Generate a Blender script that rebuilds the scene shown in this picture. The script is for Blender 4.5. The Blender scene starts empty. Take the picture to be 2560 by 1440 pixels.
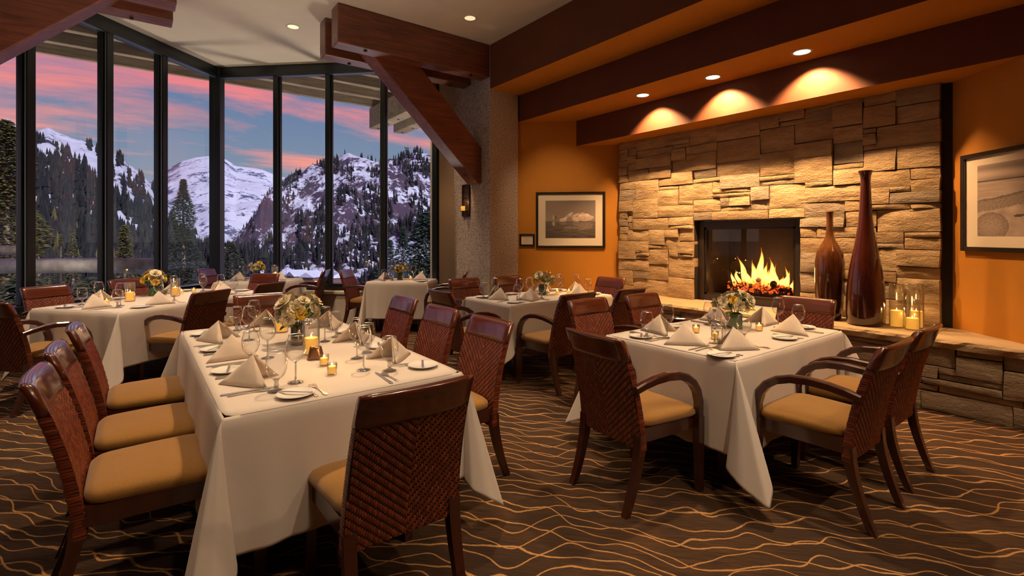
import bpy, bmesh, math, random
import numpy as np
from mathutils import Vector, Matrix, noise
sc = bpy.context.scene
COL = sc.collection
R = math.radians
# ------------------------------------------------------------------ camera, world, lights, exposure
F, H = 1240.0, 1.45
TH = math.atan(940 / 1240.0)
CT, ST = math.cos(TH), math.sin(TH)
def cw(x, y, z=0.0):
    """camera-aligned ground coordinates to room coordinates"""
    return Vector((CT * x + ST * y, -ST * x + CT * y, z))
cam = bpy.data.cameras.new('camera')
camo = bpy.data.objects.new('camera', cam); COL.objects.link(camo)
camo.location = (0, 0, H); camo.rotation_euler = (R(90), 0, -TH)
cam.sensor_width = 36; cam.lens = F / 2560 * 36; cam.shift_y = -130 / 2560
cam.clip_start = .05; cam.clip_end = 20000
sc.camera = camo
sc.view_settings.view_transform = 'Standard'; sc.view_settings.look = 'None'
sc.view_settings.gamma = 1; sc.view_settings.use_curve_mapping = False
sc.view_settings.exposure = 0.1
try:
    cy = sc.cycles
    cy.max_bounces = 8; cy.diffuse_bounces = 4; cy.glossy_bounces = 3; cy.transparent_max_bounces = 24
    cy.transmission_bounces = 4; cy.sample_clamp_indirect = 4; cy.caustics_reflective = False; cy.caustics_refractive = False
except Exception: pass

def nt(tree):
    class T: pass
    t = T(); t.n = tree.nodes; t.l = tree.links
    def new(kind, **kw):
        nd = t.n.new(kind)
        for k, v in kw.items():
            if k.startswith('i_'):
                nd.inputs[int(k[2:])].default_value = v
            else: setattr(nd, k, v)
        return nd
    t.new = new
    t.link = lambda a, b: t.l.new(a, b)
    def math_(op, a, b=None, c=None):
        nd = t.n.new('ShaderNodeMath'); nd.operation = op
        for i, v in enumerate((a, b, c)):
            if v is None: continue
            if isinstance(v, (int, float)): nd.inputs[i].default_value = v
            else: t.l.new(v, nd.inputs[i])
        return nd.outputs[0]
    t.m = math_
    def mixc(f, a, b, mode='MIX'):
        nd = t.n.new('ShaderNodeMix'); nd.data_type = 'RGBA'; nd.blend_type = mode
        for i, v in ((0, f), (6, a), (7, b)):
            if isinstance(v, (int, float)): nd.inputs[i].default_value = v
            elif isinstance(v, tuple): nd.inputs[i].default_value = (*v, 1) if len(v) == 3 else v
            else: t.l.new(v, nd.inputs[i])
        return nd.outputs[2]
    t.mix = mixc
    def ramp(f, stops, interp='LINEAR'):
        nd = t.n.new('ShaderNodeValToRGB'); cr = nd.color_ramp; cr.interpolation = interp
        while len(cr.elements) < len(stops): cr.elements.new(.5)
        for e, (p, c) in zip(cr.elements, stops):
            e.position = p; e.color = (*c, 1) if isinstance(c, tuple) else (c, c, c, 1)
        t.l.new(f, nd.inputs[0]); return nd.outputs[0]
    t.ramp = ramp
    def vec(src, loc=(0, 0, 0), rot=(0, 0, 0), scale=(1, 1, 1)):
        nd = t.n.new('ShaderNodeMapping')
        nd.inputs[1].default_value = loc; nd.inputs[2].default_value = rot; nd.inputs[3].default_value = scale
        t.l.new(src, nd.inputs[0]); return nd.outputs[0]
    t.map = vec
    def noise_(v, scale, detail=3, rough=.5, dist=0.0):
        nd = t.n.new('ShaderNodeTexNoise'); nd.inputs['Scale'].default_value = scale
        nd.inputs['Detail'].default_value = detail; nd.inputs['Roughness'].default_value = rough
        nd.inputs['Distortion'].default_value = dist
        if v is not None: t.l.new(v, nd.inputs['Vector'])
        return nd.outputs[0]
    t.noise = noise_
    return t

# dusk sky with pink streaks
w = bpy.data.worlds.new('dusk_sky'); sc.world = w; w.use_nodes = True
t = nt(w.node_tree); t.n.clear()
tc = t.new('ShaderNodeTexCoord'); sep = t.new('ShaderNodeSeparateXYZ'); t.link(tc.outputs['Generated'], sep.inputs[0])
z = t.m('MAXIMUM', sep.outputs[2], 0.0)
base = t.ramp(z, [(0, (.42, .41, .40)), (.10, (.235, .30, .40)), (.26, (.13, .205, .38)), (.45, (.115, .15, .36)), (.7, (.14, .13, .34))])
zz = t.m('ADD', z, .22)
px_ = t.m('DIVIDE', sep.outputs[0], zz); py_ = t.m('DIVIDE', sep.outputs[1], zz)
cmb = t.new('ShaderNodeCombineXYZ'); t.link(px_, cmb.inputs[0]); t.link(py_, cmb.inputs[1])
mp = t.map(cmb.outputs[0], rot=(0, 0, R(-20)), scale=(.75, 2.0, 1), loc=(3.1, .35, 0))
n1 = t.noise(mp, 1.25, 7, .62, .35)
n2 = t.noise(t.map(cmb.outputs[0], loc=(7, 1, 0)), .55, 2, .5)
cl = t.m('ADD', n1, t.m('MULTIPLY', t.m('SUBTRACT', n2, .5), .5))
mask = t.ramp(cl, [(.47, 0.0), (.545, .35), (.66, 1.0)])
pink = t.ramp(z, [(.0, (1.0, .42, .27)), (.16, (.98, .33, .27)), (.3, (.78, .19, .26)), (.55, (.42, .16, .34))])
skyc = t.mix(mask, base, pink)
# below the horizon: dim ground
gm = t.m('LESS_THAN', sep.outputs[2], -.01)
skyc = t.mix(gm, skyc, (.10, .10, .13))
bg = t.new('ShaderNodeBackground'); t.link(skyc, bg.inputs[0]); bg.inputs[1].default_value = 1.0
wo = t.new('ShaderNodeOutputWorld'); t.link(bg.outputs[0], wo.inputs[0])

def light(name, kind, loc, energy, color, **kw):
    d = bpy.data.lights.new(name, kind); d.energy = energy; d.color = color
    for k, v in kw.items(): setattr(d, k, v)
    o = bpy.data.objects.new(name, d); COL.objects.link(o); o.location = loc
    return o
def aim(o, target):
    o.rotation_euler = (Vector(target) - o.location).to_track_quat('-Z', 'Y').to_euler()
sun = light('sun', 'SUN', (0, -20, 40), 3.3, (.90, .90, 1.0), angle=R(3))
sd = cw(-.75, .62, 0).normalized(); sun.rotation_euler = Vector((sd.x, sd.y, -.55)).to_track_quat('-Z', 'Y').to_euler()
WARM = (1.0, .66, .36); WARM2 = (1.0, .56, .25); SOFT = (1.0, .70, .44)
# ceiling down-lights: (x, y, z, power, spot half angle, blend, aim)
CANS = [
    (1.723, 7.256, 4.328, 260, 50, .8, (1.9, 7.3, 0)),
    (3.514, 5.553, 4.328, 360, 32, .8, (3.6, 4.7, .7)),
    (0.10, 5.35, 4.328, 500, 40, .8, (.3, 6.3, .7)),
    (1.72, 3.75, 4.328, 400, 33, .85, (.9, 3.4, .7)),
    (0.30, 1.95, 4.328, 120, 40, .8, (.5, 2.3, .5)),
    (3.50, 2.00, 4.328, 430, 31, .85, (3.3, 1.9, .6)),
    (-1.65, 3.75, 4.328, 130, 50, .9, (-1.2, 3.9, 0)),
    (0.75, -.95, 4.328, 115, 36, .8, (.85, 1.5, .5)),  # can added out of view as front light on the near chair
    (1.90, 0.0, 4.328, 170, 40, .8, (1.9, 1.2, .3)),
    (3.50, -1.3, 4.328, 220, 44, .9, (3.1, .3, .2)),
    (3.10, 7.00, 4.328, 130, 44, .9, (3.35, 7.15, .7)),
]
STEPCANS = [(5.163, 4.043, 3.25), (5.21, 3.105, 3.25), (5.192, 2.153, 3.25)]
for i, (x, y, z_, p, a, b, tg) in enumerate(CANS):
    o = light('downlight_beam', 'SPOT', (x, y, z_ - .03), p, WARM if i in (3, 5) else SOFT, spot_size=R(2 * a), spot_blend=b, shadow_soft_size=.06)
    aim(o, tg)
for x, y, z_ in STEPCANS:
    o = light('wall_washer_beam', 'SPOT', (x + .075, y, z_ - .015), 290, WARM2, spot_size=R(106), spot_blend=.5, shadow_soft_size=.03)
    aim(o, (x + .60, y - .02, z_ - 1.75))
# picture spot for the far wall and for the side wall (cans beyond the frame)
o = light('picture_beam', 'SPOT', (3.2, 4.0, 4.29), 210, WARM, spot_size=R(34), spot_blend=.9, shadow_soft_size=.04); aim(o, (5.45, 5.9, 1.55))
o = light('picture_beam', 'SPOT', (3.9, 1.4, 4.29), 110, WARM, spot_size=R(46), spot_blend=.9, shadow_soft_size=.04); aim(o, (5.45, .5, 1.7))
o = light('hearth_beam', 'SPOT', (3.9, -.5, 4.29), 130, WARM2, spot_size=R(62), spot_blend=.9, shadow_soft_size=.04); aim(o, (5.0, .9, .3))

# added unseen spots: fill for the pale ceiling, fill below the eaves outside
o = light('ceiling_fill_spot', 'SPOT', (.3, 4.7, 1.9), 210, (1.0, .84, .68), spot_size=R(150), spot_blend=1.0, shadow_soft_size=1.8); aim(o, (.3, 5.2, 4.33))
o = light('eaves_fill_spot', 'SPOT', cw(-2.6, 9.6, .6), 420, (1.0, .84, .66), spot_size=R(150), spot_blend=1.0, shadow_soft_size=.2); aim(o, cw(-2.9, 10.2, 4.8))
o = light('eaves_fill_spot', 'SPOT', cw(-7.6, 7.6, .6), 420, (1.0, .84, .66), spot_size=R(150), spot_blend=1.0, shadow_soft_size=.2); aim(o, cw(-8.2, 8.2, 4.8))
# ------------------------------------------------------------------ object helpers
class MB:
    def __init__(s): s.v = []; s.f = []; s.sm = []
    def add(s, vs, fs, smooth=False):
        b = len(s.v); s.v += [tuple(v) for v in vs]
        for f in fs: s.f.append(tuple(i + b for i in f)); s.sm.append(smooth)
        return s
    def box(s, c, d, M=None, taper=None):
        x, y, z_ = [q / 2 for q in d]
        vs = [Vector((sx * x, sy * y, sz * z_)) for sz in (-1, 1) for sy in (-1, 1) for sx in (-1, 1)]
        if taper:
            for v in vs:
                if v.z < 0: v.x *= taper; v.y *= taper
        vs = [(M @ v if M else v) + Vector(c) for v in vs]
        return s.add(vs, [(0, 2, 3, 1), (4, 5, 7, 6), (0, 1, 5, 4), (1, 3, 7, 5), (3, 2, 6, 7), (2, 0, 4, 6)])
    def lathe(s, prof, c=(0, 0, 0), n=20, smooth=True, sx=1, sy=1):
        c = Vector(c); vs = []; fs = []
        for r, z_ in prof:
            for i in range(n):
                a = 2 * math.pi * i / n; vs.append(c + Vector((r * math.cos(a) * sx, r * math.sin(a) * sy, z_)))
        for j in range(len(prof) - 1):
            for i in range(n):
                k = (i + 1) % n; fs.append((j * n + i, j * n + k, (j + 1) * n + k, (j + 1) * n + i))
        if prof[0][0] > 1e-5: fs.append(tuple(range(n - 1, -1, -1))) if prof[0][0] < .0 else None
        fs = [f for f in fs if f]
        return s.add(vs, fs, smooth)
    def tube(s, pts, rad, n=8, cap=True, smooth=True):
        pts = [Vector(p) for p in pts]; rs = rad if isinstance(rad, (list, tuple)) else [rad] * len(pts)
        vs = []; fs = []; up = None
        for i, p in enumerate(pts):
            d = (pts[min(i + 1, len(pts) - 1)] - pts[max(i - 1, 0)]).normalized()
            if up is None: up = Vector((0, 0, 1)) if abs(d.z) < .9 else Vector((1, 0, 0))
            a = d.cross(up).normalized(); b = a.cross(d).normalized(); up = b
            for k in range(n):
                q = 2 * math.pi * k / n; vs.append(p + (a * math.cos(q) + b * math.sin(q)) * rs[i])
        for i in range(len(pts) - 1):
            for k in range(n):
                l = (k + 1) % n; fs.append((i * n + k, i * n + l, (i + 1) * n + l, (i + 1) * n + k))
        if cap:
            fs.append(tuple(range(n - 1, -1, -1))); m = (len(pts) - 1) * n; fs.append(tuple(range(m, m + n)))
        return s.add(vs, fs, smooth)
    def loft(s, rings, closed=True, cap=True, smooth=False):
        n = len(rings[0]); vs = [v for r_ in rings for v in r_]; fs = []
        for i in range(len(rings) - 1):
            for k in range(n if closed else n - 1):
                l = (k + 1) % n; fs.append((i * n + k, i * n + l, (i + 1) * n + l, (i + 1) * n + k))
        if cap and closed:
            fs.append(tuple(range(n - 1, -1, -1))); m = (len(rings) - 1) * n; fs.append(tuple(range(m, m + n)))
        return s.add(vs, fs, smooth)
    def prism(s, poly, a, b):
        """poly: list of 3D points (ordered); swept from offset a to offset b"""
        a = Vector(a); b = Vector(b); n = len(poly)
        vs = [Vector(p) + a for p in poly] + [Vector(p) + b for p in poly]
        fs = [tuple(range(n - 1, -1, -1)), tuple(range(n, 2 * n))] + [(i, (i + 1) % n, n + (i + 1) % n, n + i) for i in range(n)]
        return s.add(vs, fs)
    def mesh(s, name, mat, fix=True):
        me = bpy.data.meshes.new(name); me.from_pydata(s.v, [], s.f)
        me.polygons.foreach_set('use_smooth', s.sm)
        me.materials.append(mat)
        if fix:
            bm = bmesh.new(); bm.from_mesh(me); bmesh.ops.recalc_face_normals(bm, faces=bm.faces); bm.to_mesh(me); bm.free()
        me.update(); return me
    def obj(s, name, mat, parent=None, **kw):
        return mkobj(name, s.mesh(name, mat, kw.pop('fix', True)), parent, **kw)
def mkobj(name, me, parent=None, loc=None, rz=None, bevel=0):
    o = bpy.data.objects.new(name, me); COL.objects.link(o)
    if parent: o.parent = parent
    if loc is not None: o.location = loc
    if rz is not None: o.rotation_euler = (0, 0, rz)
    if bevel:
        m = o.modifiers.new('edge', 'BEVEL'); m.width = bevel; m.segments = 2; m.limit_method = 'ANGLE'
    return o
def thing(name, label, cat, loc=(0, 0, 0), rz=0, group=None):
    o = bpy.data.objects.new(name, None); COL.objects.link(o); o.empty_display_size = .05
    o.location = loc; o.rotation_euler = (0, 0, rz); o['label'] = label; o['category'] = cat
    if group: o['group'] = group
    return o
def tag(o, label, cat, group=None, kind=None):
    o['label'] = label; o['category'] = cat
    if group: o['group'] = group
    if kind: o['kind'] = kind
    return o
def struct(o, label=None):
    o['kind'] = 'structure'
    if label: o['label'] = label; o['category'] = o.name.split('.')[0].split('_')[0]
    return o
def copy_tree(o, parent=None):
    c = o.copy(); COL.objects.link(c)
    if parent: c.parent = parent
    for ch in list(o.children): copy_tree(ch, c)
    return c
class Proto:
    """first use places the original, later uses place copies of it and of its parts"""
    def __init__(s, o): s.o = o; s.used = False
    def put(s, loc, rz, label, cat, group=None):
        o = s.o if not s.used else copy_tree(s.o); s.used = True
        o.location = loc; o.rotation_euler = (0, 0, rz)
        o['label'] = label; o['category'] = cat
        if group: o['group'] = group
        return o

# ------------------------------------------------------------------ materials
def mat(name, col, rough=.6, metal=0, coat=0, coatr=.1, sheen=0, emit=None, es=0, spec=None, ior=None):
    m = bpy.data.materials.new(name); m.use_nodes = True; b = m.node_tree.nodes['Principled BSDF']
    b.inputs['Base Color'].default_value = (*col, 1); b.inputs['Roughness'].default_value = rough
    b.inputs['Metallic'].default_value = metal; b.inputs['Coat Weight'].default_value = coat; b.inputs['Coat Roughness'].default_value = coatr
    if sheen: b.inputs['Sheen Weight'].default_value = sheen
    if spec is not None: b.inputs['Specular IOR Level'].default_value = spec
    if emit: b.inputs['Emission Color'].default_value = (*emit, 1); b.inputs['Emission Strength'].default_value = es
    return m
def mtree(m):
    t = nt(m.node_tree); t.b = m.node_tree.nodes['Principled BSDF']; t.tc = t.new('ShaderNodeTexCoord')
    t.o = t.tc.outputs['Object']; return t
def bump(t, h, strength=.3, dist=.01):
    b = t.new('ShaderNodeBump'); b.inputs['Strength'].default_value = strength; b.inputs['Distance'].default_value = dist
    t.link(h, b.inputs['Height']); t.link(b.outputs[0], t.b.inputs['Normal'])
def noisy(name, c1, c2, scale, rough=.7, bs=.2, bd=.005, bscale=None, detail=4, **kw):
    m = mat(name, c1, rough, **kw); t = mtree(m)
    n = t.noise(t.o, scale, detail, .6); t.link(t.ramp(n, [(.35, c1), (.68, c2)]), t.b.inputs['Base Color'])
    if bs: bump(t, t.noise(t.o, bscale or scale * 4, 4, .6), bs, bd)
    return m
def wood(name, c1, c2, axis=0, scale=3.0, rough=.35, coat=.3, coatr=.15, stretch=14):
    m = mat(name, c1, rough, coat=coat, coatr=coatr); t = mtree(m)
    s = [stretch] * 3; s[axis] = 1
    v = t.map(t.o, scale=tuple(s)); n = t.noise(v, scale, 5, .6, .6); n2 = t.noise(t.o, scale * .8, 2, .5)
    k = t.m('ADD', t.m('MULTIPLY', n, .75), t.m('MULTIPLY', n2, .25))
    t.link(t.ramp(k, [(.36, c1), (.64, c2)]), t.b.inputs['Base Color']); bump(t, n, .12, .003)
    return m
M = {}
M['ceiling'] = noisy('ceiling_plaster', (.58, .51, .41), (.62, .55, .45), 3, .9, .15, .002, 90)
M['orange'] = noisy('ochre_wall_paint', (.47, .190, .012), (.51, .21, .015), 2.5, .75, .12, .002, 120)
M['brown'] = noisy('shaded_step_paint', (.115, .033, .010), (.13, .038, .012), 2.5, .75, .12, .002, 120)  # darker tone carries the shade on the step faces
M['cream'] = noisy('cream_paint', (.62, .55, .45), (.66, .59, .49), 2, .85, .1, .002, 80)
m = mat('stucco', (.45, .38, .34), .9); t = mtree(m)
v1 = t.noise(t.o, 60, 3, .7); t.link(t.ramp(v1, [(.36, (.16, .125, .11)), (.50, (.50, .42, .38)), (.7, (.66, .58, .53))]), t.b.inputs['Base Color']); bump(t, v1, .8, .012); M['stucco'] = m
M['timber'] = wood('redwood_timber', (.075, .022, .012), (.20, .062, .032), 0, 2.2, .42, .25, .25, 12)
M['timber2'] = wood('redwood_brace', (.10, .028, .014), (.24, .070, .034), 0, 2.0, .42, .25, .25, 10)
M['peg'] = mat('dark_peg', (.03, .012, .008), .5)
M['bronze'] = mat('dark_window_frame', (.005, .009, .010), .35, metal=0, coat=.25, coatr=.2)
M['silver_bead'] = mat('pale_glazing_bead', (.35, .4, .42), .35, metal=.8)
M['cherry'] = wood('cherry_chair_wood', (.036, .0078, .0045), (.060, .013, .0065), 2, 3, .28, .9, .13, 6)
M['rail'] = wood('cherry_rail_wood', (.080, .017, .008), (.115, .025, .010), 0, 4, .26, 1.0, .12, 8)
m = mat('woven_rattan', (.12, .028, .012), .4, coat=.9, coatr=.25); t = mtree(m)
g = t.new('ShaderNodeNewGeometry'); t.link(t.ramp(g.outputs['Random Per Island'], [(0, (.12, .020, .008)), (.6, (.19, .034, .013)), (1, (.28, .062, .022))]), t.b.inputs['Base Color']); M['weave'] = m
M['weave_core'] = mat('rattan_backing', (.010, .003, .0025), .7)
m = mat('ochre_upholstery', (.40, .23, .05), .8, sheen=.3); t = mtree(m)
v = t.map(t.o, scale=(9, 90, 9)); n = t.noise(v, 9, 3, .6); n2 = t.noise(t.o, 5, 2, .5)
t.link(t.mix(t.m('MULTIPLY', n2, .5), t.ramp(n, [(.3, (.22, .100, .012)), (.7, (.38, .185, .022))]), (.25, .12, .018)), t.b.inputs['Base Color']); bump(t, n, .3, .002); M['seat'] = m
m = mat('white_linen', (.68, .62, .57), .85, sheen=.2); t = mtree(m)
n = t.noise(t.o, 3.0, 4, .55); n3 = t.noise(t.o, 400, 2, .5)
t.link(t.mix(n, (.64, .58, .53), (.70, .64, .59)), t.b.inputs['Base Color']); bump(t, t.m('ADD', n, t.m('MULTIPLY', n3, .06)), .25, .02); M['linen'] = m
M['napkin'] = noisy('napkin_linen', (.66, .56, .47), (.72, .62, .53), 20, .85, .15, .002, 300)
M['china'] = mat('white_china', (.84, .82, .78), .3, coat=.3, coatr=.1)
M['steel'] = mat('polished_steel', (.78, .77, .76), .28, metal=1)
M['wax'] = mat('glowing_ivory_wax', (.95, .60, .16), .5, emit=(1.0, .43, .05), es=.85)  # glow of the flame through the wax put in as emission
M['flame'] = mat('candle_flame', (1, .7, .3), .5, emit=(1.0, .62, .20), es=9)
M['wick'] = mat('wick', (.02, .015, .01), .9)
def thin_glass(name, tint=(1, 1, 1), ior=1.45, rough=0.0, add=0.0, power=5.0):
    m = bpy.data.materials.new(name); m.use_nodes = True; t = nt(m.node_tree); t.n.clear()
    tr = t.new('ShaderNodeBsdfTransparent'); tr.inputs[0].default_value = (*tint, 1)
    gl = t.new('ShaderNodeBsdfGlossy'); gl.inputs['Roughness'].default_value = rough; gl.inputs[0].default_value = (1, 1, 1, 1)
    lw = t.new('ShaderNodeLayerWeight'); f0 = ((ior - 1) / (ior + 1)) ** 2
    fr_ = t.m('ADD', t.m('MULTIPLY', t.m('POWER', lw.outputs['Facing'], power), 1 - f0 - add), f0 + add); lw.inputs[0].default_value = .5
    mx = t.new('ShaderNodeMixShader'); t.link(fr_, mx.inputs[0]); t.link(tr.outputs[0], mx.inputs[1]); t.link(gl.outputs[0], mx.inputs[2])
    o = t.new('ShaderNodeOutputMaterial'); t.link(mx.outputs[0], o.inputs[0]); return m
M['glass'] = thin_glass('thin_stemware_glass', (.95, .95, .955), 1.5, .04, .01, 2.2)
M['stem'] = thin_glass('stem_glass', (.75, .74, .74), 1.6, .05, .22)
M['rim'] = thin_glass('glass_rim', (.8, .8, .8), 1.6, .25, .55)
M['pane'] = thin_glass('window_glass', (.97, .975, .97), 1.38)
M['green_glass'] = mat('leaf_lined_vase', (.045, .10, .03), .12, coat=.8, coatr=.05)
M['silver_vase'] = mat('smoked_silver_vase', (.30, .27, .24), .18, metal=.8)
M['petal_w'] = noisy('cream_petal', (.66, .56, .36), (.78, .72, .56), 40, .7, 0)
M['petal_y'] = noisy('yellow_petal', (.85, .55, .03), (.90, .65, .08), 40, .7, 0)
M['leaf'] = noisy('green_leaf', (.035, .09, .02), (.08, .16, .04), 30, .5, 0)
# carpet
m = mat('wave_carpet', (.03, .015, .008), .95); t = mtree(m)
ang = math.atan2(.72, -.69)
v = t.map(t.o, rot=(0, 0, -ang)); sp = t.new('ShaderNodeSeparateXYZ'); t.link(v, sp.inputs[0])
def waves(seed, per, amp, sx, w0):
    q = t.map(v, loc=(seed, seed * 1.7, 0), scale=(sx, .55, 1)); n = t.noise(q, 1.6, 2, .45)
    q2 = t.noise(t.map(v, loc=(seed + 9, 3, 0), scale=(1, 1, 1)), 45, 2, .6)
    a = t.m('ADD', sp.outputs[1], t.m('MULTIPLY', t.m('SUBTRACT', n, .5), amp)); a = t.m('ADD', a, t.m('MULTIPLY', q2, .007))
    fr = t.m('FRACT', t.m('DIVIDE', a, per)); d = t.m('ABSOLUTE', t.m('SUBTRACT', fr, .5))
    return t.ramp(d, [(w0 * .6, 1.0), (w0 * 1.3, 0.0)])
l1 = waves(1.3, .135, .60, 1.15, .036); l2 = waves(5.1, .155, .66, 1.3, .031)
ln = t.m('MAXIMUM', l1, l2)
streak = t.noise(t.map(v, scale=(2.0, 75, 1)), 3, 4, .65); big = t.noise(t.map(v, scale=(.8, 1.6, 1)), 1.5, 2, .5)
basec = t.mix(t.ramp(big, [(.35, 0.0), (.65, 1.0)]), (.050, .021, .006), (.092, .040, .012))
basec = t.mix(t.ramp(streak, [(.42, 0.0), (.58, .9)]), basec, (.012, .006, .003))
nb = t.noise(t.o, 500, 2, .6)
lc = t.mix(nb, (.34, .165, .055), (.54, .30, .11))
t.link(t.mix(ln, basec, lc), t.b.inputs['Base Color']); bump(t, t.m('ADD', t.m('MULTIPLY', nb, .6), t.m('MULTIPLY', ln, .5)), .5, .004); M['carpet'] = m
# stone
def stone_mat(name, stops, scale=5):
    m = mat(name, stops[1], .85); t = mtree(m)
    oi = t.new('ShaderNodeObjectInfo'); rnd = oi.outputs['Random']
    w_ = t.new('ShaderNodeCombineXYZ'); t.link(t.m('MULTIPLY', rnd, 37), w_.inputs[0])
    av = t.new('ShaderNodeVectorMath'); av.operation = 'ADD'; t.link(t.o, av.inputs[0]); t.link(w_.outputs[0], av.inputs[1])
    n = t.noise(t.map(av.outputs[0], scale=(1, .7, 2.2)), scale, 5, .62)
    c = t.ramp(n, [(.3, stops[0]), (.5, stops[1]), (.72, stops[2])])
    c = t.mix(t.ramp(rnd, [(0, 0.0), (.6, .25), (1, .6)]), c, stops[3])
    t.link(c, t.b.inputs['Base Color'])
    h = t.m('ADD', t.noise(t.map(av.outputs[0], scale=(1, .6, 1.6)), 9, 6, .65), t.m('MULTIPLY', t.noise(av.outputs[0], 60, 3, .6), .22))
    bump(t, h, .75, .045); return m
M['stone'] = stone_mat('buff_sandstone', ((.33, .23, .125), (.47, .345, .195), (.58, .45, .28), (.42, .29, .15)))
M['stone2'] = stone_mat('grey_sandstone', ((.22, .18, .14), (.36, .29, .21), (.46, .38, .28), (.30, .24, .17)))
M['slab'] = stone_mat('flagstone_cap', ((.34, .25, .15), (.46, .36, .23), (.55, .44, .29), (.42, .27, .12)), 3)
M['joint'] = mat('dark_joint', (.02, .015, .012), .95)  # dark colour of the joints between stones
M['black'] = mat('matte_black', (.008, .006, .006), .6)
M['firesteel'] = mat('bronzed_steel', (.07, .055, .045), .38, metal=.7)
M['frame'] = mat('black_picture_frame', (.012, .008, .006), .35, coat=.3)
M['mat_board'] = mat('cream_mat_board', (.74, .66, .52), .9)
# ------------------------------------------------------------------ the room
def poly_prism(name, pts, z0, z1, m):
    mb = MB(); mb.prism([Vector((p[0], p[1], 0)) for p in pts], (0, 0, z0), (0, 0, z1)); return mb.obj(name, m)
FP = [cw(-6.38, -4.2), cw(-6.38, 1.2), cw(-5.10, 8.60), cw(-1.0, 8.3), cw(2.6, 8.5), cw(4.9, 5.2), cw(4.9, -4.2)]
struct(poly_prism('floor', FP, -.1, 0, M['carpet']), 'brown carpet with wavy tan lines')
CP = [cw(-6.38, -4.2), cw(-6.38, 1.2), cw(-5.10, 8.58), cw(-1.24, 8.15), cw(-1.0, 8.3), cw(2.6, 8.5), cw(4.9, 5.2), cw(4.9, -4.2)]
struct(poly_prism('ceiling', CP, 4.328, 4.41, M['ceiling']), 'pale plaster ceiling')
# stepped ochre soffit above the fireplace; orange undersides carry bounced light, brown faces shade
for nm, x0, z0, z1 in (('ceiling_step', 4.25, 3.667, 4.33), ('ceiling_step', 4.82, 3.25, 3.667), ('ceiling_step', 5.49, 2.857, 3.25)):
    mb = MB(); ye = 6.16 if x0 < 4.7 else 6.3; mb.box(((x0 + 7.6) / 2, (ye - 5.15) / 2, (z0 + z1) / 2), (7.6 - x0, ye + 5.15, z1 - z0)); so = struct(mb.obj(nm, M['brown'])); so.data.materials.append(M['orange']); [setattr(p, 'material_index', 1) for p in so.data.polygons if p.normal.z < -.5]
def wall(name, a, b, z0, z1, th, m, side=1, label=None):
    a = Vector((a.x, a.y, 0)); b = Vector((b.x, b.y, 0)); d = (b - a).normalized(); n = Vector((d.y, -d.x, 0)) * th * side
    mb = MB(); mb.prism([a, b, b + n, a + n], (0, 0, z0), (0, 0, z1)); return struct(mb.obj(name, m), label)
wall('wall_right', cw(4.035, 4.55), cw(3.42, -4.2), 0, 4.33, .15, M['orange'], -1, 'ochre wall beside the fireplace')
wall('wall_back', cw(-6.38, -4.1), cw(4.0, -4.1), 0, 4.33, .15, M['orange'])
wall('wall_left', cw(-6.36, 1.2), cw(-6.36, -4.2), 0, 4.33, .15, M['cream'], 1)
wall('wall_niche', Vector((4.80, 6.25, 0)), Vector((6.10, 4.98, 0)), 0, 3.9, .15, M['orange'], -1, 'ochre wall with framed picture')
wall('wall_corner', cw(-1.225, 8.08), cw(-.90, 8.36), .0, 4.33, .2, M['cream'], -1)
mb = MB(); mb.box((4.515, 6.69, 2.165), (.545, 1.08, 4.33)); struct(mb.obj('column', M['stucco'], bevel=.012), 'rough stucco column')
# black panel as painted shade in the slot beside the stone wall
mb = MB(); mb.prism([Vector((5.93, 1.262, 0)), Vector((5.965, 1.16, 0)), Vector((6.2, 1.16, 0)), Vector((6.2, 1.262, 0))], (0, 0, .55), (0, 0, 2.86)); struct(mb.obj('slot_shade', M['black']))

# windows ------------------------------------------------------------
SILL, HEAD = .66, 4.157
def window(name, a, b, stops, w_, d_, label):
    a = Vector(a); b = Vector(b); dr = (b - a).normalized(); L = (b - a).length; ang = math.atan2(dr.y, dr.x)
    root = bpy.data.objects.new(name, None); COL.objects.link(root); root['kind'] = 'structure'; root['label'] = label; root['category'] = 'window'
    root.location = a; root.rotation_euler = (0, 0, ang)
    for s_ in stops:
        mb = MB(); mb.box((s_, 0, (SILL + HEAD) / 2), (w_, d_, HEAD - SILL)); mb.box((s_, .0, (SILL + HEAD) / 2), (w_ * 1.5, d_ * .35, HEAD - SILL))
        mu = mb.obj('mullion', M['bronze'], root, bevel=.006)
        mb = MB(); mb.box((s_ - w_ * .5 - .003, -d_ * .36, (SILL + HEAD) / 2), (.008, .012, HEAD - SILL - .02)); mb.obj('glazing_bead', M['silver_bead'], mu)
    ed = [0] + [s_ for s_ in stops if .05 < s_ < L - .05] + [L]
    for p, q in zip(ed, ed[1:]):
        mb = MB(); mb.box(((p + q) / 2, .01, (SILL + HEAD) / 2), (q - p - .02, .008, HEAD - SILL)); mb.obj('pane', M['pane'], root)
    mb = MB(); mb.box((L / 2, 0, (HEAD + 4.328) / 2), (L + .1, d_ * 1.1, 4.328 - HEAD)); mb.box((L / 2, -.03, HEAD + .01), (L, d_ * .9, .05)); mb.obj('window_header', M['bronze'], root, bevel=.005)
    mb = MB(); mb.box((L / 2, -.06, HEAD - .012), (L, .012, .014)); mb.obj('glazing_bead', M['silver_bead'], root)
    mb = MB(); mb.box((L / 2, 0, SILL - .03), (L + .1, d_ * 1.5, .06)); mb.obj('window_sill', M['bronze'], root, bevel=.005)
    return root
def s1x(y): return -5.08 + .17 * (y - 8.54)
a1 = cw(s1x(1.2), 1.2); b1 = cw(-5.08, 8.54); b2 = cw(-1.21, 8.107)
L1 = (b1 - a1).length; k1 = math.sqrt(1 + .17 ** 2)
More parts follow.
